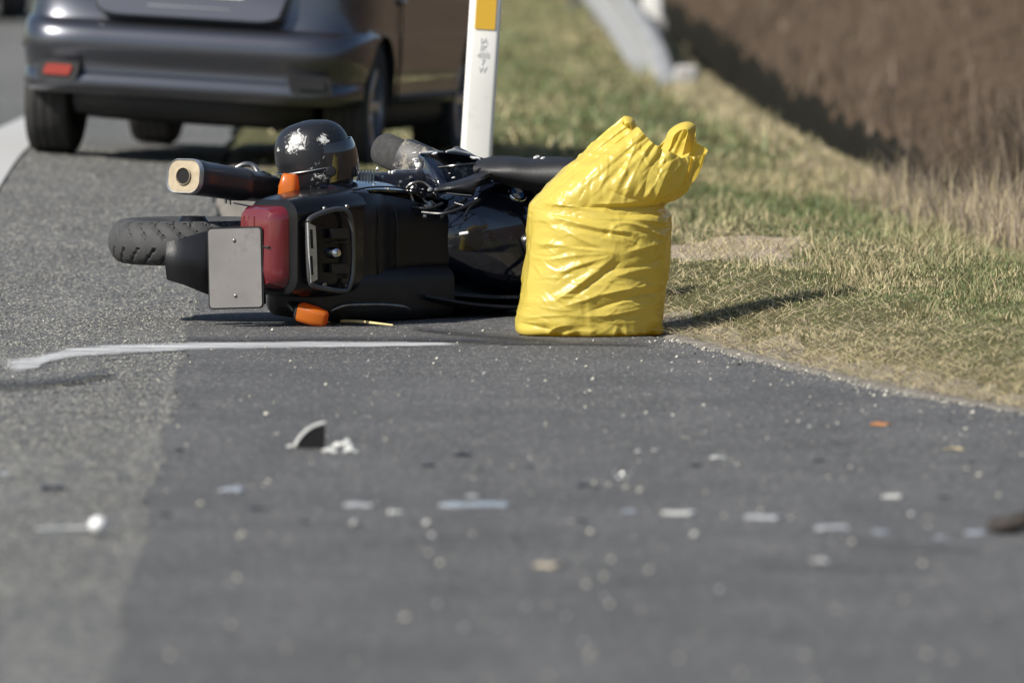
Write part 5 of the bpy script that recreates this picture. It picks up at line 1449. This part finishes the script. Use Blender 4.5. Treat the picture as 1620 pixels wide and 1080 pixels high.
bits = [
 ('plastic_shard', 367, 779, 45, 14, 'shard_skytint', 'pale blue curved shard lying on the asphalt bay near the old asphalt', .9),
 ('plastic_shard', 408, 806, 34, 17, 'shard_black', 'black angular shard just below the pale blue curved shard', .2),
 ('plastic_shard', 84, 777, 44, 10, 'shard_black', 'thin dark shard lying above the bright white stopper', .7),
 ('plastic_shard', 10, 753, 24, 10, 'shard_pale', 'pale sliver at the left edge of the old asphalt', .4),
 ('plastic_shard', 568, 802, 54, 14, 'shard_pale', 'flat light grey shard left of the white arched shard', .2),
 ('plastic_shard', 627, 814, 32, 14, 'shard_white', 'small white arched shard above the white crumbs', 1.0),
 ('plastic_strip', 752, 804, 112, 12, 'shard_skytint', 'long pale blue strip, the longest piece on the asphalt', .2),
 ('plastic_shard', 747, 788, 28, 12, 'shard_pale', 'small pale shard just behind the long pale blue strip', .4),
 ('plastic_shard', 995, 813, 30, 12, 'shard_skytint', 'small bluish shard left of the bright white and blue strip', .3),
 ('plastic_strip', 1072, 814, 60, 15, 'shard_white', 'bright white strip beside the small bluish shard', .3),
 ('plastic_strip', 1207, 823, 66, 12, 'shard_pale', 'pale strip in the middle of the row of shards at right', .3),
 ('plastic_strip', 1318, 840, 58, 12, 'shard_pale', 'pale strip, third in the row of shards at right', .3),
 ('plastic_shard', 1393, 846, 32, 11, 'shard_skytint', 'bluish shard next to the row of pale strips at right', .4),
 ('plastic_shard', 1489, 856, 26, 11, 'shard_skytint', 'faint bluish shard left of the shard beside the dark lump', .4),
 ('plastic_shard', 1543, 848, 42, 12, 'shard_skytint', 'bluish shard touching the dark lump at the right edge', .5),
 ('plastic_strip', 1410, 790, 38, 13, 'shard_white', 'white strip lying slightly tilted at right', .3),
 ('plastic_strip', 1297, 891, 38, 11, 'shard_white', 'white strip nearest the camera at right', .3),
 ('wood_chip', 865, 899, 50, 14, 'shard_beige', 'beige blurred chip in the nearest part of the asphalt', .2),
 ('plastic_shard', 733, 724, 32, 8, 'shard_black', 'dark shard, the larger of those in the middle of the bay', .4),
 ('plastic_shard', 677, 741, 28, 8, 'shard_black', 'dark sliver left of the larger dark shard in the middle', .4),
 ('plastic_shard', 760, 747, 15, 8, 'shard_black', 'tiny dark chip under the larger dark shard in the middle', .4),
 ('plastic_shard', 838, 742, 20, 7, 'shard_black', 'tiny dark chip right of the dark shards in the middle', .4),
 ('plastic_shard', 923, 773, 26, 10, 'shard_black', 'dark chip left of the pale pebble among dark bits', .4),
 ('plastic_shard', 946, 776, 16, 10, 'shard_black', 'dark chip touching the right of a pale pebble', .4),
 ('plastic_shard', 977, 779, 14, 10, 'shard_black', 'dark chip between the two pale pebbles', .4),
 ('plastic_shard', 918, 826, 28, 14, 'shard_black', 'dark shard standing alone between the long blue strip and small bluish shard', .3),
 ('plastic_shard', 1296, 734, 22, 6, 'shard_black', 'thin dark sliver left of the dry orange leaf', .3),
 ('plastic_shard', 1495, 792, 24, 7, 'shard_black', 'thin dark sliver right of the tilted white strip', .3),
 ('plastic_shard', 284, 716, 22, 9, 'shard_black', 'dark chip lying on the joint between old and new asphalt', .4),
 ('plastic_shard', 262, 820, 28, 9, 'shard_black', 'blurred dark sliver on the asphalt joint right of the white stopper', .3),
 ('plastic_shard', 484, 828, 22, 14, 'shard_black', 'blurred dark piece right of the black angular shard', .3),
 ('plastic_shard', 1137, 728, 30, 9, 'shard_white', 'white shard above the pale pebbles at right', .5),
 ('plastic_shard', 1101, 740, 22, 9, 'shard_black', 'dark chip below left of a white shard', .5),
 ('plastic_shard', 1145, 767, 12, 11, 'shard_black', 'tiny dark standing chip right of the pale scrap', .3),
 ('plastic_shard', 1538, 736, 16, 6, 'shard_black', 'tiny dark sliver near the right edge', .3),
]
for nm, x, y, w_, h_, mm, lab, ar in bits:
    shard(nm, x, y, w_, h_, M[mm], lab, arch=ar, tilt=(.10 if x == 1410 else 0))
lumps = [
 ('pebble', 560, 834, 22, 18, 'shard_white', 'white pebble below the flat light grey shard'), ('pebble', 674, 834, 19, 15, 'shard_white', 'upper of two white pebbles below the white arched shard'),
 ('pebble', 684, 855, 22, 13, 'shard_white', 'lower of two white pebbles below the white arched shard'), ('pebble', 1098, 852, 22, 15, 'shard_white', 'white pebble below the bright white strip'),
 ('pebble', 990, 777, 16, 13, 'grit', 'pale pebble beside the dark chips, left one of two'), ('pebble', 1012, 783, 16, 13, 'grit', 'pale pebble beside the dark chips, right one of two'),
 ('pebble', 1009, 719, 14, 8, 'shard_white', 'left of two small white stones right of the middle'), ('pebble', 1036, 718, 16, 7, 'shard_white', 'right of two small white stones right of the middle'),
 ('pebble', 1441, 819, 18, 14, 'shard_white', 'white stone right below the tilted white strip'), ('pebble', 1140, 940, 26, 18, 'shard_pale', 'blurred pale stone in the nearest asphalt, right of centre'),
 ('pebble', 421, 661, 13, 9, 'grit', 'pale stone behind the standing black wedge'), ('pebble', 765, 596, 6, 6, 'shard_white', 'tiny white stone nearest below the chalk line'),
 ('pebble', 934, 624, 9, 7, 'grit', 'tiny pale stone in front of the yellow bag'), ('pebble', 940, 770, 10, 12, 'grit', 'pale pebble between two dark chips'),
 ('pebble', 1280, 681, 9, 7, 'shard_white', 'small white stone left of the orange leaf'), ('pebble', 924, 1024, 20, 20, 'shard_pale', 'large blurred stone at the bottom of the view'),
 ('pebble', 832, 967, 18, 17, 'shard_pale', 'blurred stone near the bottom, left of the pale stone'), ('pebble', 897, 983, 20, 17, 'shard_pale', 'blurred stone near the bottom, between its neighbours'),
 ('pebble', 957, 951, 16, 14, 'shard_pale', 'blurred stone above the blurred stones near the bottom'), ('pebble', 692, 961, 16, 15, 'shard_pale', 'blurred stone near the bottom, left of centre'),
 ('pebble', 734, 1000, 20, 17, 'shard_pale', 'lower blurred stone near the bottom, left of centre'), ('pebble', 452, 1033, 16, 16, 'shard_beige', 'blurred stone at lower left on the new asphalt'),
 ('pebble', 384, 850, 13, 12, 'grit', 'pale stone below the black angular shard'), ('pebble', 376, 920, 15, 13, 'grit', 'dull stone on the new asphalt at lower left'),
 ('pebble', 1026, 909, 16, 15, 'grit', 'blurred stone right of the beige chip'), ('pebble', 967, 893, 14, 14, 'grit', 'blurred stone just right of the beige chip'),
 ('pebble', 1460, 899, 13, 11, 'grit', 'blurred stone right of the nearest white strip'), ('pebble', 1345, 744, 9, 8, 'grit', 'pale stone below left of the orange leaf'),
]
for nm, x, y, w_, h_, mm, lab in lumps: lump(nm, x, y, w_, h_, M[mm], lab, 'stone', 'stones strewn on the asphalt')
for k in range(5):
    shard('foil_scrap', 985 + (k - 2) * 6, 754 + (k % 2) * 5, 13, 11, M['shard_silver'], ['leftmost bit of the crumpled silver cluster', 'lower left bit of the crumpled silver cluster', 'middle bit of the crumpled silver cluster', 'lower right bit of the crumpled silver cluster', 'rightmost bit of the crumpled silver cluster'][k], 'debris', arch=.9, group='pale scraps in a cluster')
shard('dry_leaf', 1392, 675, 32, 8, M['leaf_orange'], 'curled dry orange leaf on the asphalt at right', 'leaf', arch=.7, group=None)
V, F = tube([(0, 0, .004), (.03, .02, .006), (.055, .0, .004)], .0022, 6)
q, S = ground_at(1493, 719)
o = obj('stick', V, F, M['straw']); o.location = q; tag(o, 'thin pale stick lying on the asphalt at right', 'stick')
# dark clod at the right edge
lump('clod', 1606, 834, 76, 34, M['bark'], 'dark brown clod of earth at the right edge of the view', 'clod', None, rough=.35)
# straws lying under the motorcycle
for (x0, y0, x1, y1, r, lab) in ((484, 516, 522, 517, .0035, 'short straw lying under the lower amber indicator'), (540, 516, 622, 523, .0055, 'long pale straw lying under the motorcycle seat')):
    a_, b_ = GP(x0, y0), GP(x1, y1); a_[2] = b_[2] = .014 + r
    V, F = tube([a_, a_ * .6 + b_ * .4 + (0, 0, .003), b_], [r * 1.2, r, r * .5], 8)
    o = obj('straw', V, F, M['straw'], origin=a_); tag(o, lab, 'straw', 'straws by the motorcycle')
# dead tussock by the bag shadow
